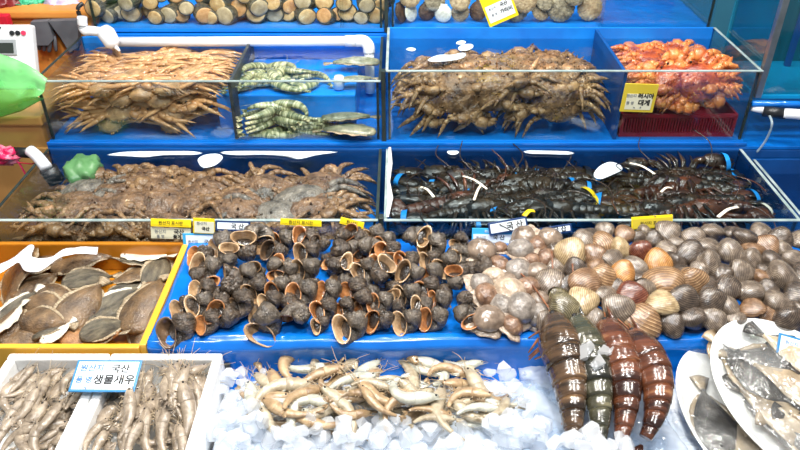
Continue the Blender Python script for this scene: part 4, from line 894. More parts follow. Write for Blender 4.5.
# ================================================================== FRONT DISPLAY
# blue plastic sheet: shell bed, rolled front edge, lower ice level
prof = [(1.300, .748), (1.22, .744), (1.12, .742), (1.04, .744), (1.005, .748), (.990, .754), (.978, .752), (.970, .740), (.968, .715), (.965, .690), (.955, .676), (.90, .672), (.80, .670), (.66, .670)]
bm = bmesh.new(); rings = []
for yy, zz_ in [(x, z) for a, b in zip(prof, prof[1:]) for x, z in [(a[0] + (b[0] - a[0]) * t / 4, a[1] + (b[1] - a[1]) * t / 4) for t in range(4)]] + [prof[-1]]:
    row = []
    for i in range(181):
        x = -.455 + 1.62 * i / 180; front = math.exp(-((yy - .975) / .03) ** 2)
        if yy < .972 and x < -.312: pass
        d = .004 * noise.noise(Vector((x * 9, yy * 12, 0))) + front * .009 * noise.noise(Vector((x * 5, yy * 30, 3)))
        w = front * .007 * noise.noise(Vector((x * 4, zz_ * 25, 7)))
        row.append(Vector((x, yy + w, zz_ + max(d, -.004))))
    rings.append(row)
lo_r = [[p + Vector((0, 0.002, -.003)) for p in r_] for r_ in rings]
vr = [[bm.verts.new(p) for p in r_] for r_ in rings]
for a, b in zip(vr, vr[1:]):
    for i in range(180):
        if b[i].co.z < .699 and b[i].co.x < -.314: continue
        bm.faces.new((a[i], a[i + 1], b[i + 1], b[i]))
me = mesh(bm, BLUE); sh = link('blue_sheet', me); md = sh.modifiers.new('thick', 'SOLIDIFY'); md.thickness = .002; md.offset = -1
tag(sh, 'wrinkled bright blue plastic sheet under the shells and the ice', 'sheet')
tag(link('bed_block', B(lambda b: box(b, -.45, 1.15, .99, 1.302, .642, .734, .004), WHITE)), 'foam block under the blue sheet of the shell bed', 'block')

# flatfish tray
TR_ = M('tray_orange', '#b06c12', '#c98220', scale=5, rough=.3, bump=.1, coat=.4)
TR_HL = M('tray_yellow', '#e6a92c', '#f0b83e', scale=5, rough=.3, bump=.1, coat=.4)  # tray orange brightened to yellow, painting in the highlight on its rim
tr = thing('fish_tray', 'orange plastic tray of flatfish with yellow highlit rim', 'tray', TRS((-.74, 1.13, .6415)))
def bt(n, a, m, bev=.003): link(n, B(lambda b: box(b, *a, bev), m), tr)
bt('tray_floor', (-.30, .275, -.15, .165, .0, .035), TR_); bt('back_wall', (-.30, .275, .155, .167, .035, .105), TR_)
bt('side_wall', (.270, .283, -.158, .168, .0, .104), TR_HL); bt('side_wall', (-.31, -.30, -.158, .168, .0, .104), TR_HL); bt('front_wall', (-.30, .270, -.160, -.148, .0, .099), TR_HL)
h = Heap(.690, .6, .745)
def lay_fish(h, kinds, ki, u, v, px, deg, group, flip=0, tz=0):
    k = kinds[ki]; z = h.z + .01
    for _ in range(3):
        p = P(u, v, z); q = P(u + px * .5 * math.cos(R(deg)), v - px * .5 * math.sin(R(deg)), z); q0 = P(u - px * .5 * math.cos(R(deg)), v + px * .5 * math.sin(R(deg)), z)
        d = q - q0; L_ = max(d.length, .075); yaw = math.atan2(d.y, d.x)
        z = min(sum(h.top(p.x + math.cos(yaw) * t * L_, p.y + math.sin(yaw) * t * L_, .02) for t in (-.3, 0, .3)) / 3 + .008, h.zmax)
    for t in (-.3, 0, .3): h.add(p.x + math.cos(yaw) * t * L_, p.y + math.sin(yaw) * t * L_, .022, z + .005)
    o = spawn(k, TRS(p, Matrix.Rotation(yaw, 3, 'Z') @ Euler((rnd.uniform(-.3, .6), rnd.uniform(-.15, .15), 0)).to_matrix(), L_), group); reg(group, o, k['look']); return o
G = 'flatfish piled in the orange tray'
for ki, u, v, px, dg in [(0, 30, 338, 70, 10), (3, 95, 336, 72, 0), (2, 140, 330, 50, 60), (1, 60, 328, 60, 20), (0, 12, 322, 60, 50), (5, 20, 308, 62, 40), (2, 60, 300, 58, 170), (0, 40, 285, 60, 30), (1, 130, 290, 60, 20), (3, 165, 285, 48, 70),
                         (0, 150, 302, 66, 60), (5, 118, 302, 68, 32), (0, 85, 304, 66, 48), (0, 50, 307, 52, -10), (0, 48, 322, 56, -5), (1, 108, 327, 60, 25), (2, 15, 282, 70, 55), (0, 48, 262, 56, 10), (1, 160, 268, 44, 60),
                         (2, 128, 277, 55, 15), (1, 92, 278, 62, 15), (0, 48, 246, 50, 5), (0, 88, 262, 76, 4), (1, 145, 262, 50, -5), (4, 148, 256, 56, -3), (4, 10, 318, 50, 48), (4, 58, 331, 40, 30)]:
    lay_fish(h, FLAT, ki, u, v, px, dg + (0 if ki != 2 else 180), G)
label_rows(G, 'of flatfish tray', 19)
# white film lying over the fish
def sheetpoly(name, label, cat, L1, L2, mat, z, amp=.004, n=26, m=8, th=.0012, seed=0, noisesc=25):
    """soft sheet between two border lines given as screen sights at level z"""
    a = spl([P(u, v, zz) for u, v, zz in L1], n); b = spl([P(u, v, zz) for u, v, zz in L2], n); o0 = a[0].copy(); bm = bmesh.new(); vr = []
    for p, q in zip(a, b):
        row = []
        for j in range(m + 1):
            c = p.lerp(q, j / m); c.z += amp * noise.noise(c * noisesc + Vector((seed, 0, 0))) + amp * .6 * noise.noise(c * noisesc * 2.7); row.append(bm.verts.new(c - o0))
        vr.append(row)
    for r0, r1 in zip(vr, vr[1:]):
        for j in range(m): bm.faces.new((r0[j], r0[j + 1], r1[j + 1], r1[j]))
    o = link(name, mesh(bm, mat)); o.matrix_world = TRS(o0); md = o.modifiers.new('t', 'SOLIDIFY'); md.thickness = th
    tag(o, label, cat); return o
FILM = M('white_film', '#e8e9ee', '#f6f7fb', scale=12, rough=.3, bump=.6, bscale=40, coat=.5)
sheetpoly('plastic_film', 'white plastic film draped over flatfish at back of tray', 'film', [(-6, 268, .752), (14, 257, .754), (28, 245, .756), (34, 246, .757), (32, 257, .757), (50, 258, .757), (66, 248, .757), (98, 247, .757)],
          [(-6, 276, .752), (8, 268, .754), (18, 262, .756), (24, 270, .757), (34, 272, .757), (46, 267, .757), (66, 255, .757), (97, 254, .757)], FILM, .75, amp=.003, n=7)

# styrofoam boxes of prawns
def fbox(label, x0, x1, y0, y1):
    t = thing('foam_box', label, 'box', TRS(((x0 + x1) / 2, (y0 + y1) / 2, .6412))); w = .016; X = (x1 - x0) / 2; Y = (y1 - y0) / 2
    link('box_floor', B(lambda b: box(b, -X + w, X - w, -Y + w, Y - w, 0, .02), WHITE), t)
    for a in ((-X, X, Y - w, Y), (-X, X, -Y, -Y + w)): link('end_wall', B(lambda b: box(b, *a, 0, .094, .004), WHITE), t)
    for a in ((-X, -X + w, -Y + w, Y - w), (X - w, X, -Y + w, Y - w)): link('side_wall', B(lambda b: box(b, *a, 0, .094, .004), WHITE), t)
fbox('white foam box of grey prawns at lower left corner', -.70, -.520, .60, .962)
fbox('white foam box of grey prawns between left box and ice', -.517, -.318, .60, .962)
hb = Heap(.700, .55, .765)
G1, G2 = 'grey prawns in the left foam box', 'grey prawns in the right foam box'
fillr = random.Random(5)
for i in range(26):
    lay_prawn(hb, G_PR, i % 4, fillr.uniform(5, 82) - 0, fillr.uniform(372, 446), 46, fillr.uniform(30, 80), 1 if i % 2 else -1, G1)
for u, v, px, dg, ki in [(32, 367, 52, 14, 1), (15, 388, 45, 50, 1), (58, 384, 34, 80, 2), (78, 377, 32, 62, 2), (80, 398, 38, 55, 0), (90, 372, 30, 60, 1), (20, 397, 46, 42, 1), (42, 394, 46, 72, 0), (5, 380, 40, 40, 0), (12, 418, 50, 50, 0), (20, 407, 56, 42, 1),
                         (65, 425, 38, 100, 3), (40, 423, 64, 38, 1), (5, 438, 40, 60, 1), (52, 440, 32, 110, 2), (37, 445, 40, 150, 1), (22, 440, 40, 30, 2), (88, 384, 26, 50, 0)]:
    lay_prawn(hb, G_PR, ki, u, v, px, dg, -1 if (ki + int(u)) % 2 else 1, G1)
hb = Heap(.700, .55, .765)
for i in range(30):
    v = fillr.uniform(368, 446); u0 = 118 - (v - 368) * .55; lay_prawn(hb, G_PR, i % 4, fillr.uniform(u0, 205 - (v - 368) * .25), v, 46, fillr.uniform(60, 110), 1 if i % 2 else -1, G2)
for u, v, px, dg, ki in [(127, 370, 40, 50, 1), (144, 362, 34, 60, 1), (147, 376, 42, 62, 0), (165, 374, 40, 100, 2), (175, 379, 48, 76, 1), (186, 369, 46, 80, 1), (205, 378, 34, 60, 3), (161, 394, 34, 90, 1), (147, 402, 46, 72, 1), (137, 411, 46, 80, 1),
                         (194, 392, 46, 86, 2), (180, 413, 60, 82, 1), (122, 414, 50, 70, 1), (105, 412, 40, 68, 0), (156, 433, 42, 85, 1), (169, 430, 45, 88, 1), (191, 428, 42, 80, 2), (137, 443, 42, 70, 1), (117, 440, 40, 62, 2), (95, 436, 40, 60, 1), (188, 444, 36, 92, 0),
                         (202, 400, 36, 84, 1), (100, 446, 36, 66, 0), (176, 446, 32, 80, 1)]:
    lay_prawn(hb, G_PR, ki, u, v, px, dg, -1 if (ki + int(u)) % 2 else 1, G2)
for o, _ in _reg[G1]: keep_in(o, ((-.688, -.534), (.62, .948), (.69, .83)))
for o, _ in _reg[G2]: keep_in(o, ((-.503, -.332), (.62, .948), (.69, .83)))
label_rows(G1, 'of left foam box', 14); label_rows(G2, 'of right foam box', 14)

# ice bed
bm = bmesh.new(); X0, X1, Y0, Y1 = -.312, .66, .64, .955; nx, ny = 230, 80; vr = []
for j in range(ny + 1):
    row = []
    for i in range(nx + 1):
        x = X0 + (X1 - X0) * i / nx; y = Y0 + (Y1 - Y0) * j / ny
        e = min(1, (x - X0) / .02, (Y1 - y) / .03, (X1 - x) / .05); g = max(0, e) ** .6
        if x > .46: g *= max(0, 1 - (x - .46) / .05) if y > .80 else max(0, 1 - (x - .46) / .1)
        d0 = noise.voronoi(Vector((x * 34, y * 34, .5)))[0]; cell = noise.cell_vector(Vector((x * 90, y * 90, 0)))
        z = .672 + g * (.006 + .020 * (1 - min(1, d0[0] * 1.3)) + .006 * noise.noise(Vector((x * 12, y * 12, 0))) + .001 * noise.noise(Vector((x * 120, y * 120, 0)))) + (0 if g > 0 else -.004)
        row.append(bm.verts.new((x + .001 * cell.y * g, y + .001 * cell.z * g, z)))
    vr.append(row)
for a, b in zip(vr, vr[1:]):
    for i in range(nx): bm.faces.new((a[i], a[i + 1], b[i + 1], b[i]))
ib = link('crushed_ice', mesh(bm, ICEB, False)); tag(ib, 'bed of crushed ice spread on the blue sheet in front', 'ice', kind='stuff')
# pale prawns on ice
h = Heap(.694, .55, .765)
G = 'pale prawns heaped on the crushed ice'
for i in range(44):
    t = fillr.random(); lay_prawn(h, I_PR, [0, 3, 1, 4, 5][i % 5], 262 + 228 * t, fillr.uniform(362, 418), 50, fillr.uniform(-40, 40) + (180 if i % 2 else 0), 1 if i % 2 else -1, G)
for u, v, px, dg, ki in [(243, 363, 36, 145, 3), (276, 377, 42, 165, 1), (266, 390, 32, 160, 2), (279, 420, 36, 150, 1), (299, 419, 34, 100, 5), (305, 400, 46, 40, 3), (283, 398, 62, 28, 1), (303, 364, 40, 80, 4), (322, 372, 34, 200, 3), (338, 362, 42, 20, 1), (340, 351, 48, -5, 1),
     (322, 380, 50, 30, 3), (363, 371, 36, 15, 3), (394, 357, 56, -24, 4), (400, 374, 44, -55, 1), (378, 374, 46, 100, 2), (350, 386, 52, 12, 5), (397, 391, 46, -18, 1), (424, 372, 50, 120, 2), (450, 378, 40, 10, 4), (448, 363, 56, -22, 1), (463, 360, 34, -4, 5),
     (468, 390, 50, 172, 3), (492, 386, 60, 148, 1), (497, 398, 34, 170, 5), (471, 403, 40, 18, 4), (350, 398, 40, 12, 3), (335, 412, 46, 125, 1), (351, 407, 38, -5, 3), (373, 409, 36, 105, 5), (410, 403, 46, -10, 3), (409, 412, 44, 30, 4), (430, 414, 34, 5, 3), (450, 410, 52, 105, 1), (479, 413, 42, 10, 5),
     (494, 406, 34, 40, 1), (435, 422, 34, 12, 1), (415, 387, 40, -30, 2), (372, 389, 40, 5, 1), (325, 362, 30, 60, 1), (355, 360, 44, 8, 3), (380, 400, 40, 150, 3)]:
    lay_prawn(h, I_PR, ki, u, v, px, dg, -1 if (ki + int(u)) % 3 == 0 else 1, G)
label_rows(G, 'of prawns on ice', 12)

# plastic bag with four tiger prawns
BAG = clear('bag_film', '#eef4fa', 1.45, bump=.9, bscale=22, gl=.1, body='#e4ecf6', bodyfac=.55, milk=14)
sheetpoly('plastic_bag', 'open clear plastic bag under the four tiger prawns', 'bag', [(517, 346, .700), (520, 380, .702), (526, 420, .702), (520, 458, .702)], [(660, 333, .704), (664, 380, .704), (668, 420, .703), (700, 458, .695)], BAG, .69, amp=.010, n=16, m=34, seed=3)
h = Heap(.708, .4, .76)
for ki, u, v, L_, dg, lb in [(0, 561, 376, 118, 101, 'brown striped tiger prawn, leftmost of the four in the bag'), (1, 585, 377, 116, 104, 'dark green tiger prawn, second from left in the bag'), (2, 610, 379, 110, 99, 'brown tiger prawn, third from left in the bag'), (3, 634, 384, 98, 97, 'red brown curved tiger prawn, rightmost in the bag')]:
    k = T_PR[ki]; z = .766; p = P(u, v, z); q = P(u + L_ / 2 * math.cos(R(dg)), v - L_ / 2 * math.sin(R(dg)), z); q0 = P(u - L_ / 2 * math.cos(R(dg)), v + L_ / 2 * math.sin(R(dg)), z)
    d = q - q0; s = d.length / k['chord']; m = TRS(p, Matrix.Rotation(math.atan2(d.y, d.x), 3, 'Z') @ Matrix.Rotation(-R(11), 3, 'Y') @ Matrix.Rotation(PI - R(36), 3, 'X'), s)
    spawn(k, m, 'tiger prawns in the plastic bag', lb)
# ice lumps: hand placed around prawns and the bag
G = 'loose ice lumps in front'
ir = random.Random(8); spots = [(585, 352, .05), (598, 362, .045), (602, 352, .04), (580, 340, .035), (590, 432, .05), (572, 440, .045), (601, 445, .04), (620, 437, .03), (628, 447, .04), (555, 444, .04), (395, 428, .05), (357, 437, .05), (345, 430, .045), (300, 432, .05), (320, 436, .05),
          (255, 402, .05), (238, 395, .045), (228, 418, .05), (214, 430, .045), (248, 430, .05), (270, 438, .05), (410, 440, .05), (430, 434, .045), (380, 440, .05), (226, 380, .04), (240, 372, .035), (286, 356, .035), (270, 358, .035), (255, 360, .03), (300, 446, .05), (444, 446, .05), (465, 430, .045),
          (490, 425, .045), (510, 420, .04), (500, 440, .05), (525, 435, .045), (540, 446, .04), (505, 375, .03), (490, 372, .028), (515, 385, .032), (500, 366, .026), (530, 400, .035), (545, 425, .04), (520, 405, .03), (510, 395, .03), (395, 420, .03), (470, 446, .05), (230, 446, .05), (262, 416, .04), (322, 421, .035), (245, 412, .03),
          (340, 446, .05), (365, 424, .035), (575, 348, .03), (612, 350, .025), (610, 446, .035), (584, 447, .04)]
for i in range(60): spots.append((ir.uniform(212, 545), ir.uniform(418, 449), ir.uniform(.028, .046)))
for i in range(35): spots.append((ir.uniform(490, 535), ir.uniform(366, 440), ir.uniform(.022, .038)))
for i in range(25): spots.append((ir.uniform(215, 262), ir.uniform(372, 440), ir.uniform(.022, .040)))
hi_ = Heap(.690, .5, .77); hi_.h = dict(h.h)
for i, (u, v, s) in enumerate(spots):
    on = 575 < u < 625 and v < 370; on2 = 550 < u < 640 and v > 425
    p = P(u, v, .80) if on else (P(u, v, .765) if on2 else lay(hi_, u, v, s * .45, s * .28)); o = link('ice_lump', CUBES[i % 6]); o.matrix_world = TRS(p, Euler((ir.uniform(-.6, .6), ir.uniform(-.6, .6), ir.uniform(0, 6))), s)
    tag(o, None, 'ice', G); reg(G, o, ('large ' if s > .042 else 'small ' if s < .028 else '') + 'ice lump')
label_rows(G, 'of loose ice', 9)

# oval plates with wrapped fish
SIL = M('plate_white', '#e2e2e0', '#f4f4f2', scale=8, rough=.16, bump=.1, coat=.8)
WRAP = clear('cling_wrap', '#f4f6f6', 1.5, bump=1.0, bscale=26, gl=.06, body='#f4f4f2', bodyfac=.12, milk=22)
def plate(label, c, rx, ry, tilt, yaw, fishes, wl):
    m0 = TRS(c, Matrix.Rotation(R(yaw), 3, 'Z') @ Matrix.Rotation(R(tilt), 3, 'X'))
    t = thing('oval_plate', label, 'plate', m0)
    pr = [(.0, .001), (.6, .001), (.78, .004), (.92, .018), (1.0, .024), (1.0, .027), (.93, .022), (.78, .009), (.6, .006), (.0, .006)]
    link('dish', B(lambda b: loft(b, [[Vector((math.cos(2 * PI * i / 56) * rx * max(k, .01), math.sin(2 * PI * i / 56) * ry * max(k, .01), z)) for i in range(56)] for k, z in pr]), SIL, True), t)
    def wr(b):
        rs = []
        for k in [i / 14 for i in range(15)]:
            rs.append([Vector((math.cos(a) * rx * max(.98 * k, .01), math.sin(a) * ry * max(.98 * k, .01), .034 - .006 * k ** 4 + .005 * noise.noise(Vector((math.cos(a) * k * 9, math.sin(a) * k * 3, 1))))) for a in [2 * PI * i / 72 for i in range(72)]])
        loft(b, rs, True, False)
    link('cling_wrap', B(wr, WRAP, True), t)
    for i, (k, x, y, L_, yw, lb) in enumerate(fishes):
        spawn(k, m0 @ TRS((x, y, .016 + .0025 * i), Matrix.Rotation(R(yw), 3, 'Z'), L_), wl, lb)
PB = M('plate_fish_tan', '#6b5a44', '#b7a488', '#e9e0d0', scale=4, rough=.25, bump=.5, coat=.8)
PDK = M('plate_fish_dark', '#0e0c0a', '#352e27', '#8f8474', scale=4, rough=.25, bump=.6, coat=.8)
PF = [flatfish(21, PB, PDK, '', .2, .05, .02, name='small_fish'), flatfish(22, PDK, PB, '', .22, .05, .02, name='small_fish')]
plate('white oval plate of wrapped fish partly under the other plate, lower right', P(752, 432, .690), .115, .17, 6, 12, [(PF[1], -.06, .03, .17, 75, 'dark fish along the left rim of the lower plate'), (PF[0], -.02, -.03, .19, 70, 'tan fish in the middle of the lower plate'), (PF[1], .02, .0, .2, 85, 'dark fish in the lower plate beside the upper one')], 'wrapped fish on the lower plate')
plate('white oval plate of wrapped fish on top, at right edge', P(790, 405, .728), .125, .165, 10, 14, [(PF[1], -.04, .07, .18, 105, 'dark fish along left rim of the upper plate'), (PF[0], -.045, -.02, .19, 118, 'pale fish at lower left of upper plate'), (PF[1], .0, .07, .20, 150, 'dark fish at the top of upper plate'), (PF[1], -.02, -.09, .19, 130, 'dark fish near front of upper plate'),
      (PF[0], .01, .02, .20, 128, 'tan fish in the middle of upper plate'), (PF[1], .04, -.03, .20, 135, 'dark fish right of the tan middle one'), (PF[0], .05, .07, .18, 120, 'tan fish at upper right of the upper plate'), (PF[0], .01, -.07, .17, 140, 'tan fish near the front of upper plate'), (PF[1], .08, .0, .17, 110, 'dark fish at right of the upper plate')], 'wrapped fish on the upper plate')

# ------------------------------------------------ shells on the blue bed
bed = .749
W = [(262, 316, 37), (227, 313, 30), (229, 286, 31), (299, 314, 31), (306, 286, 31), (327, 304, 27), (354, 319, 33), (384, 316, 28), (356, 284, 28), (384, 278, 27), (384, 297, 26), (332, 286, 28), (337, 269, 25), (337, 253, 30), (309, 266, 27), (310, 249, 27),
     (312, 236, 25), (340, 237, 25), (365, 249, 26), (362, 237, 24), (386, 237, 26), (384, 261, 25), (392, 249, 24), (365, 266, 26), (280, 249, 25), (285, 235, 27), (255, 237, 29), (250, 251, 30), (247, 271, 26), (272, 266, 25), (257, 284, 27), (280, 284, 28), (240, 297, 28),
     (222, 241, 31), (212, 264, 27), (207, 286, 26), (200, 299, 26), (375, 230, 22), (360, 297, 26), (180, 324, 36), (191, 300, 28), (197, 278, 27), (212, 315, 26), (205, 250, 25), (412, 239, 26), (435, 240, 28), (410, 259, 26), (417, 270, 27), (432, 267, 25), (447, 261, 26),
     (461, 251, 20), (459, 267, 24), (427, 284, 27), (410, 290, 27), (410, 315, 28), (437, 312, 29), (460, 316, 28), (442, 295, 27), (467, 299, 24), (460, 282, 24), (460, 239, 20), (480, 266, 22), (433, 255, 22), (272, 297, 24), (290, 270, 22), (265, 237, 20), (322, 240, 20), (232, 260, 24), (220, 297, 22), (425, 303, 22), (322, 320, 20), (345, 302, 22)]
CLM = [(570, 254, 30, 'cream', 1), (582, 242, 22, 'grey', 0), (595, 256, 24, 'brown', 0), (557, 267, 20, 'grey', 0), (576, 271, 24, 'dark', 1), (552, 284, 29, 'grey', 0), (582, 284, 32, 'brown', 0), (559, 299, 23, 'olive', 1), (583, 302, 30, 'cream', 0), (567, 314, 32, 'olive', 1), (572, 327, 26, 'dark', 1),
       (547, 324, 26, 'grey', 1), (595, 319, 24, 'grey', 0), (597, 271, 22, 'brown', 0), (605, 231, 19, 'grey', 0), (625, 235, 20, 'brown', 0), (638, 238, 16, 'dark', 0), (620, 249, 22, 'cream', 0), (604, 244, 24, 'striped', 0), (640, 252, 22, 'reddish', 1), (653, 240, 18, 'dark', 0), (668, 232, 24, 'grey', 0), (694, 238, 22, 'grey', 0),
       (675, 243, 15, 'grey', 0), (713, 232, 22, 'grey', 0), (665, 252, 22, 'grey', 0), (690, 254, 27, 'dark', 0), (710, 248, 23, 'grey', 0), (710, 265, 26, 'grey', 0), (730, 253, 26, 'grey', 0), (745, 238, 25, 'dark', 0), (766, 247, 24, 'brown', 0), (780, 238, 22, 'dark', 1), (782, 250, 20, 'grey', 0), (794, 260, 22, 'grey', 0),
       (773, 263, 24, 'dark', 0), (751, 260, 23, 'grey', 1), (733, 234, 18, 'dark', 0), (755, 250, 22, 'brown', 0), (614, 260, 22, 'grey', 0), (633, 267, 23, 'grey', 0), (658, 264, 27, 'orange', 1), (675, 262, 23, 'dark', 0), (602, 277, 27, 'striped', 0), (622, 275, 26, 'orange', 1), (640, 279, 18, 'dark', 0), (616, 286, 16, 'dark', 0),
       (645, 291, 25, 'grey', 1), (663, 283, 36, 'striped', 0), (693, 282, 28, 'striped', 1), (678, 275, 24, 'dark', 0), (708, 287, 22, 'dark', 1), (683, 300, 30, 'dark', 0), (728, 289, 27, 'dark', 0), (749, 292, 27, 'grey', 0), (741, 273, 24, 'grey', 1), (763, 269, 15, 'dark', 0), (783, 277, 32, 'grey', 0), (768, 290, 20, 'dark', 0), (797, 295, 26, 'dark', 0),
       (711, 302, 28, 'dark', 0), (728, 307, 22, 'grey', 0), (752, 309, 23, 'brown', 0), (776, 303, 26, 'grey', 0), (607, 297, 23, 'grey', 0), (631, 296, 29, 'reddish', 0), (620, 310, 31, 'grey', 0), (659, 306, 29, 'cream', 0), (693, 317, 25, 'dark', 0), (714, 320, 24, 'grey', 0), (673, 327, 25, 'dark', 0), (645, 328, 36, 'striped', 0),
       (605, 322, 20, 'grey', 0), (786, 322, 29, 'dark', 1), (762, 278, 20, 'brown', 0), (800, 240, 22, 'grey', 0), (804, 275, 26, 'dark', 0), (800, 312, 24, 'dark', 0), (722, 272, 20, 'dark', 0), (735, 318, 20, 'grey', 0), (650, 312, 18, 'dark', 0), (700, 270, 20, 'grey', 0), (590, 236, 18, 'dark', 0), (645, 232, 16, 'grey', 0), (625, 262, 18, 'dark', 0), (655, 275, 18, 'grey', 0), (570, 285, 20, 'dark', 0), (760, 232, 20, 'grey', 0), (770, 315, 20, 'brown', 0)]
MSN = [(482, 252, 28, 0), (500, 249, 17, 3), (522, 250, 27, 1), (537, 246, 20, 3), (524, 238, 25, 0), (500, 266, 22, 3), (517, 270, 26, 1), (536, 272, 23, 0), (479, 284, 23, 1), (487, 297, 24, 3), (503, 304, 24, 1), (527, 288, 25, 3), (510, 291, 30, 2), (522, 310, 30, 1), (487, 319, 30, 0), (492, 278, 22, 2), (550, 240, 24, 0), (547, 259, 22, 3),
       (470, 284, 18, 0), (505, 281, 18, 0), (540, 300, 20, 0), (512, 326, 22, 3), (537, 316, 24, 1), (530, 262, 18, 3), (486, 264, 18, 2)]
sr = random.Random(21)
items = [('w', *a) for a in W] + [('c', a[0], a[1], a[2], a[3], a[4]) for a in CLM] + [('m', *a) for a in MSN]
def pile(u, v):                 # how high the heap stands
    e = min(1, max(0, (338 - v) / 40)) * min(1, max(0, (u - 168) / 40)); return .030 * e * (1 if u > 560 else .6)
fil = []
for i in range(60): fil.append(('c', sr.uniform(555, 800), sr.uniform(244, 312), 22, sr.choice(['dark', 'grey', 'dark', 'brown']), 0, 1))
for i in range(44): fil.append(('w', sr.uniform(205, 470), sr.uniform(244, 305), 26, 1))
balls = []
for it in items + fil:
    low = it[-1] == 1 and it in fil; u, v, px = it[1:4]; zp = bed + .016 + (0 if low else pile(u, v)); p = P(u, v, zp); r = px / ppm(p) / 2
    zp = bed + (r * .62 if it[0] != 'w' else r * .8) + (0 if low else pile(u, v)); p = P(u, v, zp); balls.append([p, r, it, low, p.copy()])
for _ in range(30):            # shells settle against each other
    for i in range(len(balls)):
        for j in range(i + 1, len(balls)):
            a, b = balls[i], balls[j]; d = b[0] - a[0]
            if abs(d.x) > .07 or abs(d.y) > .07: continue
            d.z *= 1.25; want = (a[1] + b[1]) * .78; L_ = d.length
            if L_ < want and L_ > 1e-5:
                d = d / L_ * (want - L_) * .5
                if a[3]: d.z = max(d.z, 0)
                a[0] -= d * .45; b[0] += d * .45
    for b in balls:
        b[0] += (b[4] - b[0]) * .12; b[0].z = max(b[0].z, bed + b[1] * (.45 if b[2][0] != 'w' else .62)); b[0].y = min(b[0].y, 1.285 if b[0].z < .80 else 1.29); b[0].y = max(b[0].y, .992 + b[1] * .3); b[0].z = min(b[0].z, bed + .062)
GW, GC, GM = 'whelks heaped on the blue sheet', 'clams heaped on the blue sheet', 'moon snails between whelks and clams'
for p, r, it, low, _ in balls:
    u, v = it[1:3]
    if it[0] == 'w':
        ki = sr.choice([0, 1, 0, 2, 3, 4, 0, 2, 3, 4]); k = WHELKS[ki]
        n_ = Vector((sr.uniform(-.65, .45), sr.uniform(-1.0, -.3), sr.uniform(.35, 1.0))).normalized()      # mouth opens this way
        ax = Vector((sr.uniform(-.5, .5), sr.choice([1, 1, 1, -.6]), sr.uniform(.1, .9))); ax = (ax - n_ * ax.dot(n_)).normalized()
        rot = Matrix((ax.cross(n_) * -1, n_, ax)).transposed(); rot = Matrix((n_.cross(ax), n_, ax)).transposed()
        if sr.random() < .06: rot = Euler((sr.uniform(-1, 1), sr.uniform(-1, 1), sr.uniform(0, 6))).to_matrix()
        o = spawn(k, TRS(p, rot, r * 1.72), GW); reg(GW, o, k['look'])
    elif it[0] == 'c':
        k = CLAMS[it[4], it[5]]; e = Euler((sr.uniform(-.1, .75), sr.uniform(-.5, .5), 0)).to_matrix()
        if it[5]: e = Euler((sr.uniform(.5, 1.3), sr.uniform(-.5, .5), 0)).to_matrix()
        sw = Matrix.Rotation(sr.uniform(-PI, PI), 3, 'Z')
        o = spawn(k, TRS(p, e @ sw, r * 2.35), GC); reg(GC, o, k['look'])
    else:
        k = MOONS[it[4]]; o = spawn(k, TRS(p + Vector((0, 0, .002)), Euler((sr.uniform(.0, .6), sr.uniform(-.4, .4), sr.uniform(0, 6))), r * (1.22)), GM); reg(GM, o, k['look'])
label_rows(GW, 'of whelk heap', 10.5); label_rows(GC, 'of clam heap', 10.5); label_rows(GM, 'of moon snails', 12)

# ------------------------------------------------ signs
SW = M('sign_white', '#e9f1f6', '#e2ecf3', scale=5, rough=.35, bump=0, coat=.3); SBL = M('sign_blue', '#2f86c0', '#2a7cb4', scale=5, rough=.35, bump=0, coat=.3); SLB = M('sign_light_blue', '#3fb2ea', '#36a6e0', scale=5, rough=.35, bump=0)
SNV = M('sign_navy', '#173a6e', '#14325f', scale=5, rough=.35, bump=0); SYE = M('sign_yellow', '#f0d41c', '#e6c914', scale=5, rough=.4, bump=0); SYD = M('sign_yellow_dull', '#cdb83a', '#c4ae30', scale=5, rough=.4, bump=0); SCR = M('sign_cream', '#d9d8c0', '#cfcdb4', scale=5, rough=.4, bump=0)
PBL = M('print_blue', '#2f6fb4', rough=.6, bump=0)
def card(label, c, w, hgt, tilt, yaw, roll, frame, panel, lines, inset=(.004, .004, .004, .004), name='price_sign'):
    m = TRS(c, Matrix.Rotation(R(yaw), 3, 'Z') @ Matrix.Rotation(R(tilt), 3, 'X') @ Matrix.Rotation(R(roll), 3, 'Z'))
    t = thing(name, label, 'sign', m)
    link('frame', B(lambda b: box(b, -w / 2, w / 2, -hgt / 2, hgt / 2, -.0015, .0015, .001), frame), t)
    l, r_, tp, bt_ = inset
    link('paper', B(lambda b: box(b, -w / 2 + l, w / 2 - r_, -hgt / 2 + bt_, hgt / 2 - tp, .001, .0022), panel), t)
    for s, sz, x, y, mt, bo in lines: text(s, sz, mt, t, Matrix.Translation((x, y, .0024)), bold=bo)
    return t
card('blue framed white sign with black handwriting on the foam boxes', P(106, 376, .757), .110, .060, 16, 2, -2, SBL, SW, [('원산지', .0145, -.026, .013, PBL, .0002), ('국산', .017, .022, .012, INK, .0003), ('품 명', .013, -.034, -.009, PBL, .0002), ('생물새우', .019, .016, -.009, INK, .0004), ('kg', .006, -.028, -.0225, PBL, 0), ('· · · ·', .006, .012, -.0225, PBL, 0)])
card('light blue sign with white paper at the back left of whelks', PY(204, 247, 1.285) , .088, .062, 72, 0, 0, SLB, SW, [('원산지', .008, -.022, .012, GREYINK, 0), ('국산', .012, .012, .011, INK, 0), ('품 명', .009, -.022, -.004, GREYINK, 0), ('소라', .012, .012, -.005, INK, 0), ('kg', .005, -.01, -.015, GREYINK, 0)], (.007, .006, .004, .017))
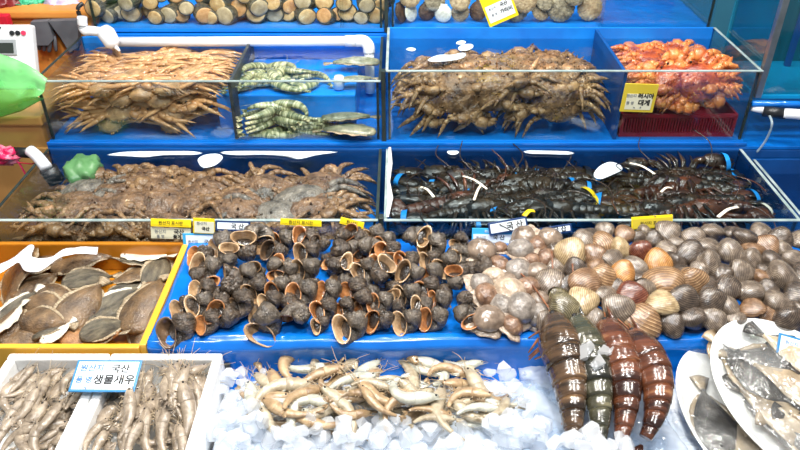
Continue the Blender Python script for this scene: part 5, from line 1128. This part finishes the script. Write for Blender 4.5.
card('light blue sign with white paper behind the moon snails', PY(492, 240, 1.292), .088, .052, 70, 0, -1, SLB, SW, [('원산지 표시판', .006, 0, .0195, SW, 0), ('원산지', .008, -.024, .005, GREYINK, 0), ('국 산', .012, .014, .006, INK, .0002), ('품 명', .008, -.024, -.011, GREYINK, 0), ('골뱅이', .012, .014, -.011, INK, 0)], (.003, .003, .013, .003))
card('dark blue framed sign at the left end of tank rim', PY(233, 226, 1.298), .074, .022, 60, 0, -2, SNV, SW, [('국 산', .013, .010, -.001, INK, .0003)])
card('dark blue framed sign with black writing tilted before the lobster tank', PY(508, 226, 1.299), .084, .028, 62, 0, 10, SNV, SW, [('국 산', .017, .014, -.001, INK, .0004)])
card('grey blue sign tilted behind clams before the lobster tank', PY(556, 230, 1.297), .068, .019, 60, 0, 9, SNV, SW, [('국 산', .013, .008, 0, INK, .0004)])
card('bright yellow sign strip on rim of brown crab tank, left', PY(171, 223, 1.300), .086, .017, 66, 0, -2, SYE, SYE, [('원산지 표시판', .009, 0, .0, INK, 0)])
card('cream card hanging below the left yellow strip', PY(171, 233.5, 1.296), .086, .024, 72, 0, -2, SCR, SCR, [('원산지', .009, -.022, .004, GREYINK, 0), ('국산', .012, .018, .004, INK, .0003), ('품 명', .008, -.022, -.007, GREYINK, 0), ('꽃게', .010, .014, -.007, INK, .0003)])
card('cream and yellow card between yellow strip and dark blue sign', PY(204, 226, 1.297), .046, .034, 70, 0, -3, SYE, SCR, [('원산지', .008, -.004, .006, GREYINK, 0), ('국산', .009, .004, -.006, INK, .0003)], (.003, .001, .007, .002))
card('bright yellow sign strip on rim above the middle whelks', PY(301, 222.5, 1.300), .088, .014, 66, 0, -3, SYE, SYE, [('원산지 표시판', .009, 0, 0, INK, 0)])
card('short yellow sign strip at right end of brown crab tank rim', PY(352, 223, 1.300), .052, .015, 66, 0, -14, SYE, SYE, [('원산지', .009, 0, 0, INK, 0)])
card('yellow sign strip on rim before the lobster tank', PY(652, 222, 1.299), .088, .027, 66, 0, 4, SYE, SYD, [('원산지 표시판', .009, 0, -.002, INK, 0)], (.002, .002, .005, .002))
card('yellow sign with black writing hung on red crab tank glass', PY(639, 98, 1.652), .082, .074, 90, 0, -2, SYD, SCR, [('원산지', .009, -.020, .006, GREYINK, 0), ('러시아', .014, .015, .006, INK, .0006), ('품 명', .009, -.020, -.013, GREYINK, 0), ('대게', .016, .014, -.012, INK, .0006), ('kg        원', .005, 0, -.024, GREYINK, 0)], (.010, .008, .026, .007))
card('yellow sign tilted against the scallops in the top tank', PY(499, 7, 1.994), .085, .085, 86, 0, 24, SYE, SW, [('원산지', .008, -.018, .004, GREYINK, 0), ('국산', .012, .014, .004, INK, .0003), ('품 명', .008, -.018, -.014, GREYINK, 0), ('가리비', .013, .016, -.014, INK, .0004)], (.006, .006, .028, .010))
card('blue sign with white paper behind the upper plate', P(795, 352, .775), .060, .052, 35, -8, -12, SBL, SW, [('원산지', .008, -.008, .012, PBL, 0), ('국', .013, -.010, -.005, INK, 0), ('명', .009, .012, -.008, INK, 0)])

# ------------------------------------------------ what can be seen, and which row each thing stands in
bpy.context.view_layer.update()
import numpy as np
CLEARS = {m_.name for m_ in (GLASS, WATER, DARKW, TEALW, WRAP)}
cache, pts_, ids_, roots = {}, [], [], []
for ob in list(bpy.context.scene.objects):
    if ob.type != 'MESH' or (ob.data.materials and ob.data.materials[0].name in CLEARS): continue
    me_ = ob.data
    if me_.name not in cache:
        v_ = np.empty(len(me_.vertices) * 3, 'f'); me_.vertices.foreach_get('co', v_); v_ = v_.reshape(-1, 3)
        c_ = np.empty(len(me_.polygons) * 3, 'f'); me_.polygons.foreach_get('center', c_); c_ = c_.reshape(-1, 3)
        ed = np.empty(len(me_.edges) * 2, 'i'); me_.edges.foreach_get('vertices', ed); ed = ed.reshape(-1, 2)
        cache[me_.name] = np.concatenate([v_, c_, (v_[ed[:, 0]] + v_[ed[:, 1]]) / 2])
    r_ = ob
    while r_.parent: r_ = r_.parent
    mw_ = np.array(ob.matrix_world); q_ = cache[me_.name] @ mw_[:3, :3].T + mw_[:3, 3]
    roots.append(r_.name); pts_.append(q_); ids_.append(np.full(len(q_), len(roots) - 1))
q_ = np.concatenate(pts_); ids_ = np.concatenate(ids_)
dz_ = q_[:, 1] * cp - (q_[:, 2] - CH) * sp; up_ = q_[:, 1] * sp + (q_[:, 2] - CH) * cp
uu, vv = 400 + F * q_[:, 0] / dz_, 225 - F * up_ / dz_
ok_ = (dz_ > .1) & (uu > 0) & (uu < 800) & (vv > 0) & (vv < 450)
uu, vv, dz_, ids_ = uu[ok_], vv[ok_], dz_[ok_], ids_[ok_]
cell = (vv // 2).astype(int) * 400 + (uu // 2).astype(int); od = np.lexsort((dz_, cell)); cs = cell[od]; first = np.ones(len(cs), bool); first[1:] = cs[1:] != cs[:-1]
seen = {}
for i_ in od[first]:
    s_ = seen.setdefault(roots[ids_[i_]], [0, 0, 0]); s_[0] += 1; s_[1] += float(uu[i_]); s_[2] += float(vv[i_])
seen = {k: s for k, s in seen.items() if s[0] >= 5}
for g_, lst in _reg.items():
    for o, look in lst:
        if o.name in seen: continue
        for ch in [c for c in o.children_recursive]: bpy.data.objects.remove(ch)
    keep = []
    for o, look in lst:
        if o.name in seen: keep.append((o, look))
        else: bpy.data.objects.remove(o)
    _reg[g_] = keep
for t_ in _todo: label_now(*t_, seen)

# ------------------------------------------------ light
def lamp(x, y, z, e, size, col=(1, .96, .9), sy=None, tgt=(0, 1.4, .7)):
    l = bpy.data.lights.new('market_lamp', 'AREA'); l.energy = e; l.color = col; l.shape = 'DISK' if sy is None else 'RECTANGLE'; l.size = size
    if sy: l.size_y = sy
    o = bpy.data.objects.new('market_lamp', l); C.objects.link(o); o.location = (x, y, z)
    o.rotation_euler = (Vector(tgt) - Vector((x, y, z))).to_track_quat('-Z', 'Y').to_euler()
lamp(-.75, 1.05, 2.45, 15, .14, tgt=(-.55, 1.25, .7)); lamp(.05, 1.15, 2.5, 15, .14, tgt=(0, 1.3, .7)); lamp(.75, 1.05, 2.45, 13, .14, tgt=(.5, 1.2, .7))
lamp(-.4, 1.9, 2.6, 10, .14, tgt=(-.4, 1.8, .9)); lamp(.5, 1.9, 2.6, 7, .14, tgt=(.5, 1.8, .9)); lamp(-.35, 1.3, 2.3, 6, .12, tgt=(-.4, 2.0, 1.0)); lamp(1.25, 1.5, 2.3, 6, .12, tgt=(1.1, 1.8, .9)); lamp(.05, .55, 2.2, 3, .3, tgt=(.05, .78, .7)); lamp(0, .1, 2.7, 16, .5, sy=.2, col=(.95, .97, 1), tgt=(0, 1.2, .7))  # includes unseen fill lights added to brighten back, top, right tank and front
w = bpy.data.worlds.new('market_air'); bpy.context.scene.world = w; w.use_nodes = True
w.node_tree.nodes['Background'].inputs[0].default_value = (.90, .94, 1, 1); w.node_tree.nodes['Background'].inputs[1].default_value = .28
vs_ = bpy.context.scene.view_settings; vs_.view_transform = 'Standard'; vs_.look = 'None'; vs_.gamma = 1; vs_.use_curve_mapping = False; vs_.exposure = .3
cy = bpy.context.scene.cycles; cy.max_bounces = 10; cy.transparent_max_bounces = 24; cy.use_denoising = True; cy.sample_clamp_indirect = 4
